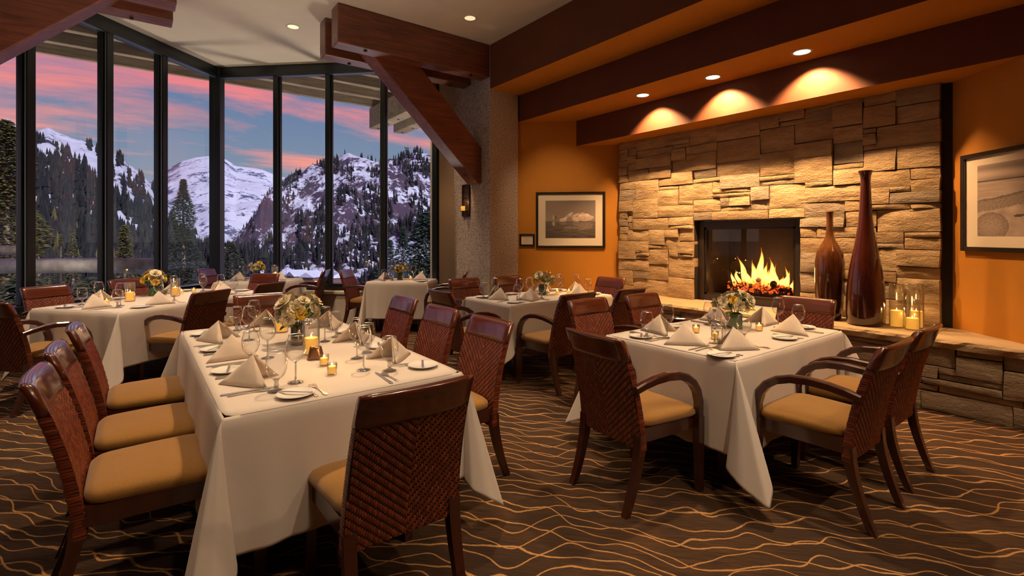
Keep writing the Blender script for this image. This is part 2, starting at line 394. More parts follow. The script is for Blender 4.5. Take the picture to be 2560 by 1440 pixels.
window('window_1', a1, b1, [(y - 1.2) * k1 for y in (1.25, 2.0, 2.92, 3.84, 4.76, 5.68, 6.60, 7.44)], .09, .16, 'tall dark-framed window wall on the side of the log railing')
d2 = (b2 - b1); 
def s2(px):
    u = (px - 1280) / F; # point b1c + k*(dir) with x/y = u, camera frame
    ax, ay, dx, dy = -5.08, 8.54, 3.87, -.433
    k = (u * ay - ax) / (dx - u * dy); return k * d2.length
window('window_2', b1, b2, [s2(694), s2(823.5), s2(960), s2(1089)], .08, .14, 'tall dark-framed window wall facing the mountains')
mb = MB(); mb.box(b1 + Vector((0, 0, 2.3)), (.17, .17, 4.05), Matrix.Rotation(-TH, 3, 'Z')); 
mb.box(b1 + cw(.07, -.07, 2.3), (.10, .10, 4.05), Matrix.Rotation(-TH, 3, 'Z')); struct(mb.obj('trim_2', M['bronze'], bevel=.006), 'dark corner post between the window walls')
wall('wall_sill', b1, b2, 0, .6, .12, M['cream'], -1); wall('wall_sill_side', a1, b1, 0, .6, .12, M['cream'], -1)
mb = MB(); mb.prism([cw(-4.95, 8.45), cw(-2.45, 8.17), cw(-2.47, 8.0), cw(-4.93, 8.26)], (0, 0, .50), (0, 0, .55)); struct(mb.obj('trim_3', M['cream'], bevel=.01), 'pale ledge below the windows')
mb = MB(); mb.prism([cw(-4.95, 8.45), cw(-2.45, 8.17), cw(-2.47, 8.03), cw(-4.93, 8.29)], (0, 0, .0), (0, 0, .50)); struct(mb.obj('wall_ledge', M['cream']))

# timber trusses -------------------------------------------------------
def truss(mirror, lab):
    mx = (lambda x: x) if not mirror else (lambda x: 2 * 1.155 - x)
    root = thing('timber_bracket', lab, 'timber bracket', (mx(4.25), 6.5, 0))
    def bx(name, x0, x1, y0, y1, z0, z1, m=M['timber']):
        a, b = sorted((mx(x0), mx(x1))); mb = MB(); mb.box((0, 0, 0), (b - a, y1 - y0, z1 - z0))
        o = mb.obj(name, m, root, bevel=.012); o.location = Vector(((a + b) / 2, (y0 + y1) / 2, (z0 + z1) / 2)) - Vector(root.location); return o
    b_1 = bx('beam', 1.975, 4.245, 6.150, 6.395, 3.838, 4.322); b_2 = bx('beam', 1.98, 4.245, 6.68, 6.915, 3.838, 4.322)
    mb = MB(); P_ = [(2.36, 4.0), (3.06, 4.0), (4.249, 2.80), (4.249, 2.26), (4.17, 2.26)]
    c = Vector((mx(3.3), 6.52, 3.2)); mb.prism([Vector((mx(x), 6.375, z_)) - c for x, z_ in P_], (0, 0, 0), (0, .29, 0))
    o = mb.obj('brace', M['timber2'], root, bevel=.012); o.location = c - Vector(root.location)
    for x, y in ((2.35, 6.22), (3.95, 6.22), (2.35, 6.83), (3.95, 6.83)):
        mb = MB(); mb.box((mx(x) - mx(4.25), y - 6.5, 3.832), (.035, .035, .03)); mb.obj('peg', M['peg'], root)
    mb = MB(); mb.box((mx(4.05) - mx(4.25), .02, 2.40), (.04, .04, .04), Matrix.Rotation(R(45), 3, 'Y')); mb.obj('peg', M['peg'], root)
    return root
truss(False, 'redwood timber bracket with diagonal brace fixed to the stucco column')
truss(True, 'redwood timber bracket with diagonal brace in the corner by the side window wall')
mb = MB(); mb.box((-2.28, 6.5, 2.165), (.68, .9, 4.33)); struct(mb.obj('column', M['stucco'], bevel=.012))

# recessed lights ----------------------------------------------------------
M['lampface'] = mat('lamp_reflector', (.9, .8, .65), .4, emit=(1.0, .86, .62), es=7)
M['lampdim'] = mat('lamp_reflector_gold', (.9, .75, .5), .3, metal=.6, emit=(1.0, .70, .40), es=1.0)
M['trimring'] = mat('can_trim', (.55, .48, .38), .4)
def can(x, y, z_, face, r, label):
    root = thing('recessed_light', label, 'ceiling light', (x, y, z_))
    mb = MB(); mb.lathe([(r * .86, .0), (r * .86, -.004), (r, -.006), (r * 1.12, -.003), (r * 1.14, .0)], n=32); mb.obj('trim_ring', M['trimring'], root)
    mb = MB(); mb.lathe([(0.0001, -.0015), (r * .5, -.0016), (r * .87, -.002)], n=32); mb.obj('lens', face, root)
can(1.723, 7.256, 4.328, M['lampdim'], .085, 'round recessed light in the pale ceiling close to the windows')
can(3.514, 5.553, 4.328, M['lampdim'], .085, 'round recessed light in the pale ceiling beside the timber bracket')
for (x, y, z_), lab in zip(STEPCANS, ('bright recessed light in the ochre soffit closest to the stucco column', 'bright recessed light in the ochre soffit, middle of three above the fireplace', 'bright recessed light in the ochre soffit above the tall vases')):
    can(x, y, z_, M['lampface'], .085, lab)

# ------------------------------------------------------------------ stone fireplace wall
def ashlar(wc, hc, rnd, blocked, wmax=13, hmax=5):
    g = [[False] * wc for _ in range(hc)]; out = []
    for j in range(hc):
        for i in range(wc):
            if blocked(i, j): g[j][i] = True
    for j in range(hc):
        for i in range(wc):
            if g[j][i]: continue
            hh = rnd.choice([1, 1, 2, 2, 3, 3, 3, 4, 4, 5][:hmax + 5]); ww = rnd.choice([4, 5, 6, 7, 8, 9, 10, 11, 13]) if hh > 1 else rnd.choice([4, 5, 7, 9])
            if hh >= 3 and rnd.random() < .8: ww = max(ww, hh + 2)
            ww = min(ww, wmax); hh = min(hh, hmax)
            k = 0
            while k < ww and i + k < wc and not g[j][i + k]: k += 1
            ww = k
            hh = min(hh, max(1, int(ww * .8 + .5)))
            k = 0
            while k < hh and j + k < hc and not any(g[j + k][i + q] for q in range(ww)): k += 1
            hh = k
            # avoid slivers
            if i + ww + 1 == wc or (i + ww + 1 < wc and g[j][i + ww + 1] and not g[j][i + ww]):
                if all(not g[j + q][i + ww] for q in range(hh)): ww += 1
            for q in range(hh):
                for p in range(ww): g[j + q][i + p] = True
            out.append((i, j, ww, hh))
    return out
def stone_mesh(w_, h_, d, seed, rough=.018, n=None):
    """rock-faced block, front facing -X, centred; local Y width, Z height"""
    nx = max(3, min(10, int(w_ / .07) + 2)); nz = max(3, min(8, int(h_ / .06) + 2))
    mb = MB(); vs = []; g = .0035; rr = random.Random(seed)
    cj = [(rr.uniform(-.006, .006), rr.uniform(-.005, .005)) for _ in range(4)]
    tx = rr.uniform(-.012, .012); tz = rr.uniform(-.012, .012)
    for j in range(nz):
        for i in range(nx):
            u = i / (nx - 1); v = j / (nz - 1)
            jx = sum(cj[k][0] * q for k, q in enumerate(((1 - u) * (1 - v), u * (1 - v), (1 - u) * v, u * v)))
            jz = sum(cj[k][1] * q for k, q in enumerate(((1 - u) * (1 - v), u * (1 - v), (1 - u) * v, u * v)))
            y = (u - .5) * (w_ - 2 * g) + jx; z_ = (v - .5) * (h_ - 2 * g) + jz
            edge = min(u * w_, (1 - u) * w_, v * h_, (1 - v) * h_)
            e = min(1, edge / .022)
            p = Vector((y * 5 + seed * 3.1, z_ * 9, seed)); nn = noise.noise(p) + .5 * noise.noise(p * 2.3)
            x = -d / 2 - e * .012 - (e * rough * nn) - tx * (u - .5) * 1.5 - tz * (v - .5)
            vs.append((x, y, z_))
    fs = [(j * nx + i, j * nx + i + 1, (j + 1) * nx + i + 1, (j + 1) * nx + i) for j in range(nz - 1) for i in range(nx - 1)]
    mb.add(vs, fs, True)
    loop = [i for i in range(nx)] + [j * nx + nx - 1 for j in range(1, nz)] + [(nz - 1) * nx + i for i in range(nx - 2, -1, -1)] + [j * nx for j in range(nz - 2, 0, -1)]
    b = [(d / 2, vs[k][1], vs[k][2]) for k in loop]; a = [vs[k] for k in loop]; n_ = len(loop)
    mb.add(a + b, [(i, (i + 1) % n_, n_ + (i + 1) % n_, n_ + i) for i in range(n_)] + [tuple(range(n_, 2 * n_))])
    return mb
FX = 5.886; CELL = .055; WY0, WZ0 = 1.252, .608
rnd = random.Random(11)
WCN, HCN = 69, 41
oy0, oy1, oz1 = int(round((2.482 - WY0) / CELL)), int(round((3.765 - WY0) / CELL)), int(round((1.655 - WZ0) / CELL))
wallroot = bpy.data.objects.new('wall_fireplace', None); COL.objects.link(wallroot); wallroot['kind'] = 'structure'; wallroot['label'] = 'ledgestone fireplace wall of rough buff blocks'; wallroot['category'] = 'wall'
wallroot.location = (FX, 3.1, WZ0)
st = ashlar(WCN, HCN, rnd, lambda i, j: oy0 <= i < oy1 and j < oz1)
for k, (i, j, ww, hh) in enumerate(st):
    w_, h_ = ww * CELL, hh * CELL; d = .12 + rnd.choice([0, 0, .008, .016, .026])
    o = stone_mesh(w_, h_, .12, k + 1, rough=rnd.uniform(.010, .026)).obj('stone', M['stone2'] if rnd.random() < .12 else M['stone'], wallroot)
    o.location = (.06 - (d - .12), WY0 + (i + ww / 2) * CELL - 3.1, (j + hh / 2) * CELL)
# backing for joints
mb = MB()
Y0, Y1 = WY0 + .01, WY0 + WCN * CELL - .01
A0, A1 = WY0 + oy0 * CELL, WY0 + oy1 * CELL
for (y0, y1, z0, z1) in ((Y0, A0, WZ0 - .05, 2.855), (A1, Y1, WZ0 - .05, 2.855), (A0, A1, WZ0 + oz1 * CELL, 2.855)):
    mb.box((FX + .13, (y0 + y1) / 2, (z0 + z1) / 2), (.22, y1 - y0, z1 - z0))
bo = mb.obj('mortar_bed', M['joint'], wallroot); bo.location = -Vector(wallroot.location)

# firebox --------------------------------------------------------------
fb = thing('fireplace', 'dark steel framed fireplace set in the buff stone wall', 'fireplace', (FX, 3.13, WZ0))
def rel(o, root): o.location = -Vector(root.location); return o
fy0, fy1, fz0, fz1 = A0 + .005, A1 - .005, WZ0, WZ0 + oz1 * CELL - .005
mb = MB(); t0 = .085; X0 = FX + .10
for (y0, y1, z0, z1) in ((fy0, fy0 + t0, fz0, fz1), (fy1 - t0, fy1, fz0, fz1), (fy0 + t0, fy1 - t0, fz1 - t0, fz1), (fy0 + t0, fy1 - t0, fz0, fz0 + .075)):
    mb.box((X0 + .02, (y0 + y1) / 2, (z0 + z1) / 2), (.05, y1 - y0, z1 - z0))
rel(mb.obj('surround', M['firesteel'], fb, bevel=.004), fb)
iy0, iy1, iz0, iz1 = fy0 + t0, fy1 - t0, fz0 + .075, fz1 - t0
mb = MB(); t1 = .028
for (y0, y1, z0, z1) in ((iy0, iy0 + t1, iz0, iz1), (iy1 - t1, iy1, iz0, iz1), (iy0, iy1, iz1 - t1, iz1), (iy0, iy1, iz0, iz0 + t1)):
    mb.box((X0 + .035, (y0 + y1) / 2, (z0 + z1) / 2), (.05, y1 - y0, z1 - z0))
rel(mb.obj('door_frame', M['frame'], fb), fb)
mb = MB(); D = .62
mb.box((X0 + D, (iy0 + iy1) / 2, (iz0 + iz1) / 2), (.02, iy1 - iy0 + .1, iz1 - iz0 + .1))
for y in (iy0 - .01, iy1 + .01): mb.box((X0 + D / 2 + .03, y, (iz0 + iz1) / 2), (D, .02, iz1 - iz0 + .04))
for z_ in (iz0 - .01, iz1 + .01): mb.box((X0 + D / 2 + .03, (iy0 + iy1) / 2, z_), (D, iy1 - iy0, .02))
M['soot'] = mat('sooty_lining', (.035, .022, .016), .9)
rel(mb.obj('firebox_lining', M['soot'], fb), fb)
FC = Vector((X0 + .32, (iy0 + iy1) / 2 - .03, iz0))
# grate, logs, embers, flames
mb = MB()
for k in range(9):
    y = FC.y - .32 + k * .08; mb.tube([(X0 + .14, y, iz0 + .10), (X0 + .15, y, iz0 + .05), (X0 + .48, y, iz0 + .05)], .008, 6)
rel(mb.obj('grate', M['black'], fb), fb)
M['log'] = noisy('charred_log', (.02, .012, .008), (.09, .03, .012), 25, .95, .6, .01)
for k, (a, b, r_) in enumerate((((-.02, -.36, .10), (.02, .34, .11), .045), ((.12, -.30, .11), (.08, .36, .10), .05), ((-.06, -.18, .17), (.14, .12, .20), .038), ((.16, .26, .16), (-.04, .02, .21), .036), ((-.10, .05, .12), (.1, .34, .17), .033))):
    mb = MB(); pa, pb = FC + Vector(a), FC + Vector(b)
    mb.tube([pa.lerp(pb, q / 5) + Vector((0, 0, .008 * math.sin(q * 2 + k))) for q in range(6)], [r_ * (1 + .12 * math.sin(q * 3 + k)) for q in range(6)], 9); rel(mb.obj('log', M['log'], fb), fb)
m = mat('glowing_ember', (.1, .02, .01), .9); t = mtree(m); n = t.noise(t.o, 38, 3, .6)
t.link(t.ramp(n, [(.42, (.02, .002, .0)), (.55, (1, .07, .008)), (.72, (1, .32, .05))]), t.b.inputs['Emission Color']); t.b.inputs['Emission Strength'].default_value = 1.6; M['ember'] = m
mb = MB(); rr = random.Random(4)
for k in range(230):
    p = FC + Vector((rr.uniform(-.15, .17), max(-.36, min(.36, rr.gauss(0, .2))), .07 + rr.random() ** 2 * .11)); r_ = rr.uniform(.009, .022)
    mb.lathe([(0.0001, -r_), (r_ * .8, -r_ * .5), (r_, 0), (r_ * .7, r_ * .6), (0.0001, r_)], p, 6, True, 1, rr.uniform(.8, 1.3))
o = rel(mb.obj('embers', M['ember'], fb), fb); o['kind'] = 'stuff'
m = bpy.data.materials.new('fire'); m.use_nodes = True; t = nt(m.node_tree); t.n.clear()
tc = t.new('ShaderNodeTexCoord'); sp = t.new('ShaderNodeSeparateXYZ'); t.link(tc.outputs['Generated'], sp.inputs[0])
lw = t.new('ShaderNodeLayerWeight'); lw.inputs[0].default_value = .35
col = t.ramp(sp.outputs[2], [(0, (1, .14, .015)), (.18, (1, .30, .035)), (.5, (1, .50, .10)), (.8, (1, .38, .05)), (1, (1, .15, .02))])
em = t.new('ShaderNodeEmission'); t.link(col, em.inputs[0]); stg = t.ramp(sp.outputs[2], [(0, .18), (.3, .8), (.62, .7), (1, .12)])
t.link(t.m('MULTIPLY', stg, 6.0), em.inputs[1])
tr = t.new('ShaderNodeBsdfTransparent'); mx = t.new('ShaderNodeMixShader')
fn = t.noise(t.map(tc.outputs['Object'], scale=(1, 1, .35)), 22, 3, .6)
al = t.m('MULTIPLY', t.m('SUBTRACT', 1.0, lw.outputs['Facing']), t.ramp(fn, [(.3, .25), (.6, 1.0)])); t.link(t.m('POWER', al, 1.25), mx.inputs[0]); t.link(tr.outputs[0], mx.inputs[1]); t.link(em.outputs[0], mx.inputs[2])
ou = t.new('ShaderNodeOutputMaterial'); t.link(mx.outputs[0], ou.inputs[0]); M['fire'] = m
for k, (dy, h_, r_, dx, lean) in enumerate(((.20, .40, .045, .0, .10), (.13, .27, .04, -.05, .06), (.28, .22, .035, .03, .10), (.03, .52, .05, .02, -.01), (.07, .36, .05, -.03, .03), (-.04, .34, .045, -.02, -.03), (-.12, .40, .04, .04, .03), (-.10, .26, .05, -.05, -.04), (-.19, .32, .035, .0, .03), (-.26, .24, .035, .03, -.05), (-.32, .30, .028, -.01, .02), (.34, .19, .03, -.02, .06), (-.36, .14, .03, .02, .0), (.22, .16, .05, .06, .0), (-.02, .20, .06, .07, .0), (-.22, .17, .05, .05, .0))):
    mb = MB(); rings = []; nn = 10
    for j in range(12):
        q = j / 11; rad = r_ * (math.sin(math.pi * min(1, q * .9 + .16)) ** .8 if q < .93 else .12) * (1 - q * .35)
        cx = .02 * math.sin(q * 5 + k) * q; cyy = lean * q ** 1.4 + .018 * math.sin(q * 7 + k * 2) * q
        rings.append([Vector((cx + rad * math.cos(2 * math.pi * a / nn), cyy + rad * math.sin(2 * math.pi * a / nn), q * h_)) for a in range(nn)])
    mb.loft(rings, smooth=True); o = mb.obj('flame', M['fire'], fb); o.location = FC + Vector((dx, dy, .10)) - Vector(fb.location)
light('firelight', 'POINT', FC + Vector((-.02, 0, .30)), 16, (1, .42, .12), shadow_soft_size=.12)
mb = MB(); mb.box((X0 + .05, (iy0 + iy1) / 2, (iz0 + iz1) / 2), (.004, iy1 - iy0 - .04, iz1 - iz0 - .04)); rel(mb.obj('glass_door', M['pane'], fb), fb)

# hearth -----------------------------------------------------------------
hr = bpy.data.objects.new('wall_hearth', None); COL.objects.link(hr); hr['kind'] = 'structure'; hr['label'] = 'raised stone hearth bench of grey blocks'; hr['category'] = 'wall'; hr.location = (5.27, 3, 0)
rnd = random.Random(23); HX = 5.275
for k, (i, j, ww, hh) in enumerate(ashlar(94, 10, rnd, lambda i, j: False, 12, 4)):
    w_, h_ = ww * CELL, hh * .0535
    o = stone_mesh(w_, h_, .12, k + 400, rough=rnd.uniform(.010, .024)).obj('stone', M['stone2'], hr)
    o.location = (.06 + rnd.uniform(-.02, .008), .42 + (i + ww / 2) * CELL - 3, (j + hh / 2) * .0535)
mb = MB(); mb.box((5.62, 2.85, .26), (.60, 4.8, .52)); bo = mb.obj('mortar_bed', M['joint'], hr); bo.location = -Vector(hr.location)
def slab(y0, y1, x0, x1, seed):
    mb = MB(); n_ = int((y1 - y0) / .06) + 2; top = []; mid = []; bot = []; rr = random.Random(seed)
    for i in range(n_):
        y = y0 + (y1 - y0) * i / (n_ - 1); e = noise.noise(Vector((y * 6, seed, 0))) * .016 + noise.noise(Vector((y * 19, seed, 3))) * .008
        q = noise.noise(Vector((y * 9, seed, 7))) * .02
        top.append((x0 + e + .012, y, .608)); mid.append((x0 + q - .004, y, .585)); bot.append((x0 + e * 1.3 + .010, y, .538))
    bt = [(x1, p[1], .608) for p in top]; bb = [(x1, p[1], .538) for p in top]
    for a, b in ((bt, top), (top, mid), (mid, bot), (bot, bb)):
        mb.add(a + b, [(i, i + 1, n_ + i + 1, n_ + i) for i in range(n_ - 1)])
    for k in (0, n_ - 1): mb.add([bt[k], top[k], mid[k], bot[k], bb[k]], [(0, 1, 2, 3, 4)])
    o = mb.obj('capstone', M['slab'], hr); o.location = -Vector(hr.location); return o
for k, (y0, y1) in enumerate(((.30, 1.20), (1.208, 2.22), (2.228, 3.30), (3.308, 4.25), (4.258, 5.4))): slab(y0, y1, 5.215, 5.95, 70 + k)

# vases -------------------------------------------------------------------
def glaze(name, c1, c2, c3):
    m = mat(name, c1, .16, coat=1.0, coatr=.05); t = mtree(m)
    sp = t.new('ShaderNodeSeparateXYZ'); t.link(t.tc.outputs['Generated'], sp.inputs[0])
    n = t.noise(t.map(t.o, scale=(9, 9, 1.1)), 3, 5, .65, .4); k = t.m('ADD', t.m('MULTIPLY', sp.outputs[2], .55), t.m('MULTIPLY', n, .6))
    t.link(t.ramp(k, [(.28, c1), (.55, c2), (.78, c3)]), t.b.inputs['Base Color']); bump(t, t.noise(t.map(t.o, scale=(1, 1, 2)), 14, 3, .6), .25, .008); return m
def vase(name, x, y, prof, m, lab):
    mb = MB(); mb.lathe(prof, n=40); mb.add([], []); r0 = prof[0][0]
    mb.lathe([(.0001, .001), (r0, .001)], n=40); o = mb.obj(name, m); o.location = (x, y, .609); return tag(o, lab, 'vase')
vase('tall_vase', 5.52, 1.725, [(.135, 0), (.150, .02), (.158, .10), (.158, .22), (.150, .36), (.132, .52), (.108, .66), (.083, .80), (.066, .92), (.055, 1.04), (.048, 1.16), (.043, 1.28), (.040, 1.36), (.043, 1.41), (.056, 1.445), (.060, 1.455), (.056, 1.462), (.044, 1.45), (.036, 1.40), (.034, 1.2)],
     glaze('oxblood_glaze', (.03, .008, .006), (.085, .018, .010), (.10, .022, .012)), 'tallest glazed oxblood bottle vase standing on the hearth')
vase('bottle_vase', 5.60, 2.06, [(.085, 0), (.10, .02), (.120, .14), (.132, .30), (.135, .46), (.130, .58), (.115, .67), (.085, .74), (.055, .79), (.038, .84), (.031, .90), (.029, 1.00), (.030, 1.07), (.034, 1.085), (.033, 1.093), (.026, 1.085), (.023, 1.0)],
     glaze('amber_brown_glaze', (.015, .006, .004), (.09, .028, .010), (.20, .075, .02)), 'shorter glazed brown bottle vase standing beside the tallest vase')

# ------------------------------------------------------------------ pictures (flat prints)
def print_mesh(w_, h_, fn, nx=150, ny=110):
    mb = MB(); vs = [((i / nx - .5) * w_, 0, (j / ny - .5) * h_) for j in range(ny + 1) for i in range(nx + 1)]
    fs = [(j * (nx + 1) + i, j * (nx + 1) + i + 1, (j + 1) * (nx + 1) + i + 1, (j + 1) * (nx + 1) + i) for j in range(ny) for i in range(nx)]
    mb.add(vs, fs); me = mb.mesh('print', M['print'], False)
    ca = me.color_attributes.new('tone', 'FLOAT_COLOR', 'POINT'); arr = np.ones((len(vs), 4), dtype=np.float32)
    for j in range(ny + 1):
        for i in range(nx + 1):
            g_ = fn(i / nx, j / ny); arr[j * (nx + 1) + i, :3] = (g_, g_ * .80, g_ * .68)
    ca.data.foreach_set('color', arr.ravel()); return me
m = mat('photographic_print', (.5, .5, .5), .6); t = mtree(m); at = t.new('ShaderNodeAttribute'); at.attribute_name = 'tone'; t.link(at.outputs[0], t.b.inputs['Base Color']); M['print'] = m
def N(x, y, s=0): return noise.noise(Vector((x, y, s)))
def art_rocks(u, v):
    g_ = .16 + .14 * (1 - abs(v - .55) * 1.6) + .03 * N(u * 3, v * 3)
    if v < .45: g_ = .06 + .20 * v + .05 * N(u * 6, v * 30, 2) + (.03 * N(u * 60, v * 60, 5) if v < .25 else 0)
    def rock(cx, cy_, rx, ry, a=0):
        x, y = u - cx, v - cy_; x, y = x * math.cos(a) + y * math.sin(a), -x * math.sin(a) + y * math.cos(a)
        return (x / rx) ** 2 + (y / ry) ** 2 + .35 * N(u * 14, v * 14, 8)
    for cx, cy_, rx, ry, a in ((.80, .55, .15, .10, 0), (.62, .50, .08, .06, 0), (.35, .48, .08, .05, .3), (.47, .60, .12, .035, .75), (.60, .60, .10, .03, .55), (.72, .65, .07, .02, .35)):
        if v > .44 and rock(cx, cy_, rx, ry, a) < 1: return max(.05, .62 + .36 * (v - cy_) / .08 * .5 + .25 * N(u * 16, v * 16, 3))
        if v <= .44 and rock(cx, cy_ + 2 * (v - .44) * 0 + 0, rx, ry, a) < 0: pass
        if v <= .44 and ((u - cx) / rx) ** 2 + ((.88 - v - cy_) / ry) ** 2 < .9: return .20 + .05 * N(u * 25, v * 25, 3)
    if abs(u - .185) < .045 * (1 - abs(abs(v - .47) - .07) * 4) and .03 < abs(v - .47) < .135: return .16 if u > .18 else .5
    return g_
def art_shore(u, v):
    if v > .78 + .0 * u + .02 * N(u * 4, 0, 1) * 1: 
        return .40 + .26 * N(u * 1.2 + v * 4, v * 9, 4) + .25 * max(0, u - .2) * (v - .6)
    if v > .755: return .07
    b1_ = .50 + .17 * u + .02 * N(u * 8, 0, 3); b2_ = b1_ - .17
    if v > b1_: return .36 + .10 * N(u * 5, v * 40, 6) + .1 * u
    if v > b2_: return .24 + .16 * N(u * 70, v * 70, 2) + (.0 if v < b1_ - .03 else -.08)
    d = ((u - .16) / .19) ** 2 + ((v - .13) / .20) ** 2
    if d < 1: return .20 + .13 * (1 - d) + .13 * N(u * 60, v * 60, 9)
    if ((u - .46) / .06) ** 2 + ((v - .27 - .1 * (u - .46)) / .02) ** 2 < 1: return .08
    return .40 + .12 * N(u * 9, v * 12, 7)
def picture(name, label, c, rz, W_, H_, aw, ah, fn, fw=.038):
    root = thing(name, label, 'picture', c, rz)
    mb = MB(); d = .035
    for (x, z_, w_, h_) in ((-W_ / 2 + fw / 2, 0, fw, H_), (W_ / 2 - fw / 2, 0, fw, H_), (0, H_ / 2 - fw / 2, W_ - 2 * fw, fw), (0, -H_ / 2 + fw / 2, W_ - 2 * fw, fw)): mb.box((x, -d / 2, z_), (w_, d, h_))
    mb.obj('picture_frame', M['frame'], root, bevel=.004)
    mb = MB(); mb.box((0, -.008, 0), (W_ - 2 * fw, .010, H_ - 2 * fw)); mb.obj('mat_board', M['mat_board'], root)
    if fn:
        o = mkobj('print', print_mesh(aw, ah, fn), root); o.location = (0, -.0145, .01)
    return root
# niche picture: wall line from (4.80,6.25) to (6.10,4.98), inner face towards -X-Y
na = math.atan2(4.98 - 6.25, 6.10 - 4.80)
def on_niche(px):
    u = (px - 1280) / F; ax, ay = 4.80, 6.25; dx, dy = 1.30, -1.27
    # ratio of camera x over y on the line
    x0, y0 = CT * ax - ST * ay, ST * ax + CT * ay; x1, y1 = CT * dx - ST * dy, ST * dx + CT * dy
    k = (u * y0 - x0) / (x1 - u * y1); return Vector((ax + dx * k, ay + dy * k, 0)), y0 + y1 * k
pA, dA = on_niche(1340); pB, dB = on_niche(1513); pc = (pA + pB) / 2; nrm = Vector((math.sin(na), -math.cos(na), 0)); dm = (dA + dB) / 2
zt, zb = H + dm * (590 - 480) / F, H + dm * (590 - 620) / F
picture('framed_picture', 'framed black and white photograph of rocks in still water', (pc.x + nrm.x * .003, pc.y + nrm.y * .003, (zt + zb) / 2), na, (pB - pA).length, zt - zb, (pB - pA).length * .72, (zt - zb) * .67, art_rocks)
pA, dA = on_niche(1299); pB, dB = on_niche(1337); pc = (pA + pB) / 2
sf = picture('small_frame', 'small dark framed certificate on the ochre wall next to the rocks photograph', (pc.x + nrm.x * .003, pc.y + nrm.y * .003, H - dA * 10 / F), na, (pB - pA).length, dA * 31 / F, 0, 0, None, .03)
M['ink'] = mat('faint_ink', (.35, .27, .2), .9)
mb = MB()
for k, w_ in enumerate((.10, .05, .07, .045)): mb.box((0, -.0140, .035 - .022 * k), (w_, .001, .003))
mb.obj('lettering', M['ink'], sf)
wd = Vector((-.663, -.753, 0)).normalized(); w0 = cw(4.035, 4.55)
wdir = (cw(3.42, -4.2) - w0).normalized(); wn = Vector((wdir.y, -wdir.x, 0))
if wn.dot(-w0) < 0: wn = -wn
def on_right(px):
    u = (px - 1280) / F; x0, y0 = 4.035, 4.55; x1, y1 = 3.42 - 4.035, -4.2 - 4.55; k = (u * y0 - x0) / (x1 - u * y1); return cw(x0 + x1 * k, y0 + y1 * k), y0 + y1 * k
pL, dL = on_right(2411); c = pL + wdir * .57 + wn * .003
picture('framed_picture', 'framed black and white photograph of a pebbled shore on the ochre side wall', (c.x, c.y, H + dL * (590 - 508.5) / F), math.atan2(wdir.y, wdir.x), 1.14, dL * 237 / F, .83, dL * 169 / F, art_shore)

# sconce on the column --------------------------------------------------------
light('sconce_glow', 'POINT', (4.15, 6.77, 1.99), .5, (1, .5, .16), shadow_soft_size=.015)
sc_ = thing('wall_sconce', 'pierced metal candle sconce on the stucco column', 'sconce', (4.238, 6.80, 1.77))
mb = MB(); W2, H2 = .20, .50; fr = .018
for (y, z_, a, b) in ((-W2 / 2, H2 / 2, fr, H2), (W2 / 2, H2 / 2, fr, H2), (0, 0, W2, fr), (0, H2, W2, fr)): mb.box((-.012, y, z_), (.022, a, b))
mb.obj('backplate_frame', M['peg'], sc_)
mb = MB(); rr = random.Random(3)
for i in range(9):
    for j in range(24):
        mb.box((-.010 - rr.random() * .004, -.08 + i * .02, .02 + j * .02), (.008, .013, .013))
mb.obj('pierced_plate', mat('hammered_bronze', (.10, .06, .045), .3, metal=.8), sc_)
mb = MB(); mb.box((-.06, -.03, .075), (.10, .05, .008)); mb.obj('bracket_arm', M['peg'], sc_)
mb = MB(); mb.lathe([(.0001, .08), (.036, .08), (.040, .10), (.040, .20)], (-.085, -.03, 0), 20); mb.obj('glass_cup', M['glass'], sc_)
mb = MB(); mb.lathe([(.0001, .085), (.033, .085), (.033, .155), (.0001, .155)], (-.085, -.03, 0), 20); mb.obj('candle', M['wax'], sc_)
# ------------------------------------------------------------------ exterior
M['extwood'] = wood('weathered_timber', (.16, .12, .085), (.36, .28, .20), 0, 2, .8, 0, .3, 10)
M['extdark'] = wood('dark_roof_deck', (.06, .04, .028), (.11, .075, .05), 0, 2, .8, 0, .3, 8)
roof = thing('eaves', 'broad timber eaves projecting outside above the windows', 'roof', (0, 8, 4.42))
mb = MB(); mb.box((-3.5, -5.55, .38), (21, 17.3, .10)); mb.obj('roof_deck', M['extdark'], roof)
for y in (11.05, 10.35, 9.63, 8.91, 8.19):
    mb = MB(); mb.box((0, 0, 0), (18.4, .13 if y < 11 else .08, .32)); o = mb.obj('purlin', M['extwood'], roof, bevel=.01); o.location = (-4.6, y - 8, .16)
for x, y1, zc, lab in ((4.44, 11.15, 4.17, 0), (4.99, 11.05, 4.13, 0)):
    mb = MB(); mb.box((0, 0, 0), (.28, 4.0, .48)); o = mb.obj('outrigger_beam', M['extwood'], roof, bevel=.02); o.location = (x, y1 - 2.0 - 8, zc - 4.42)
    for k in range(3):
        mb = MB(); mb.box((x, y1 - .2 - .55 * k - 8, zc - 4.42 - .243), (.04, .04, .012)); mb.obj('bolt', M['peg'], roof)
M['snow'] = noisy('snow', (.62, .66, .82), (.74, .77, .88), .6, .8, .2, .05, 3)
M['bark'] = noisy('log_bark', (.34, .31, .28), (.66, .63, .60), 4, .55, .4, .02, 14)
lr = thing('log_railing', 'peeled log railing on the deck outside the side windows', 'railing', tuple(cw(-9, 9.0, -.4)))
def relw(o, root): o.location = -Vector(root.location); return o
for (x0, x1, y, z_, r_) in ((-16, -6.42, 9.0, .91, .138), (-16, -9.15, 9.3, 1.18, .09)):
    mb = MB(); mb.tube([cw(x0 + (x1 - x0) * k / 8, y, z_ + .008 * math.sin(k * 2)) for k in range(9)], [r_ * (1 + .03 * math.sin(k * 1.7)) for k in range(9)], 16); relw(mb.obj('rail', M['bark'], lr), lr)
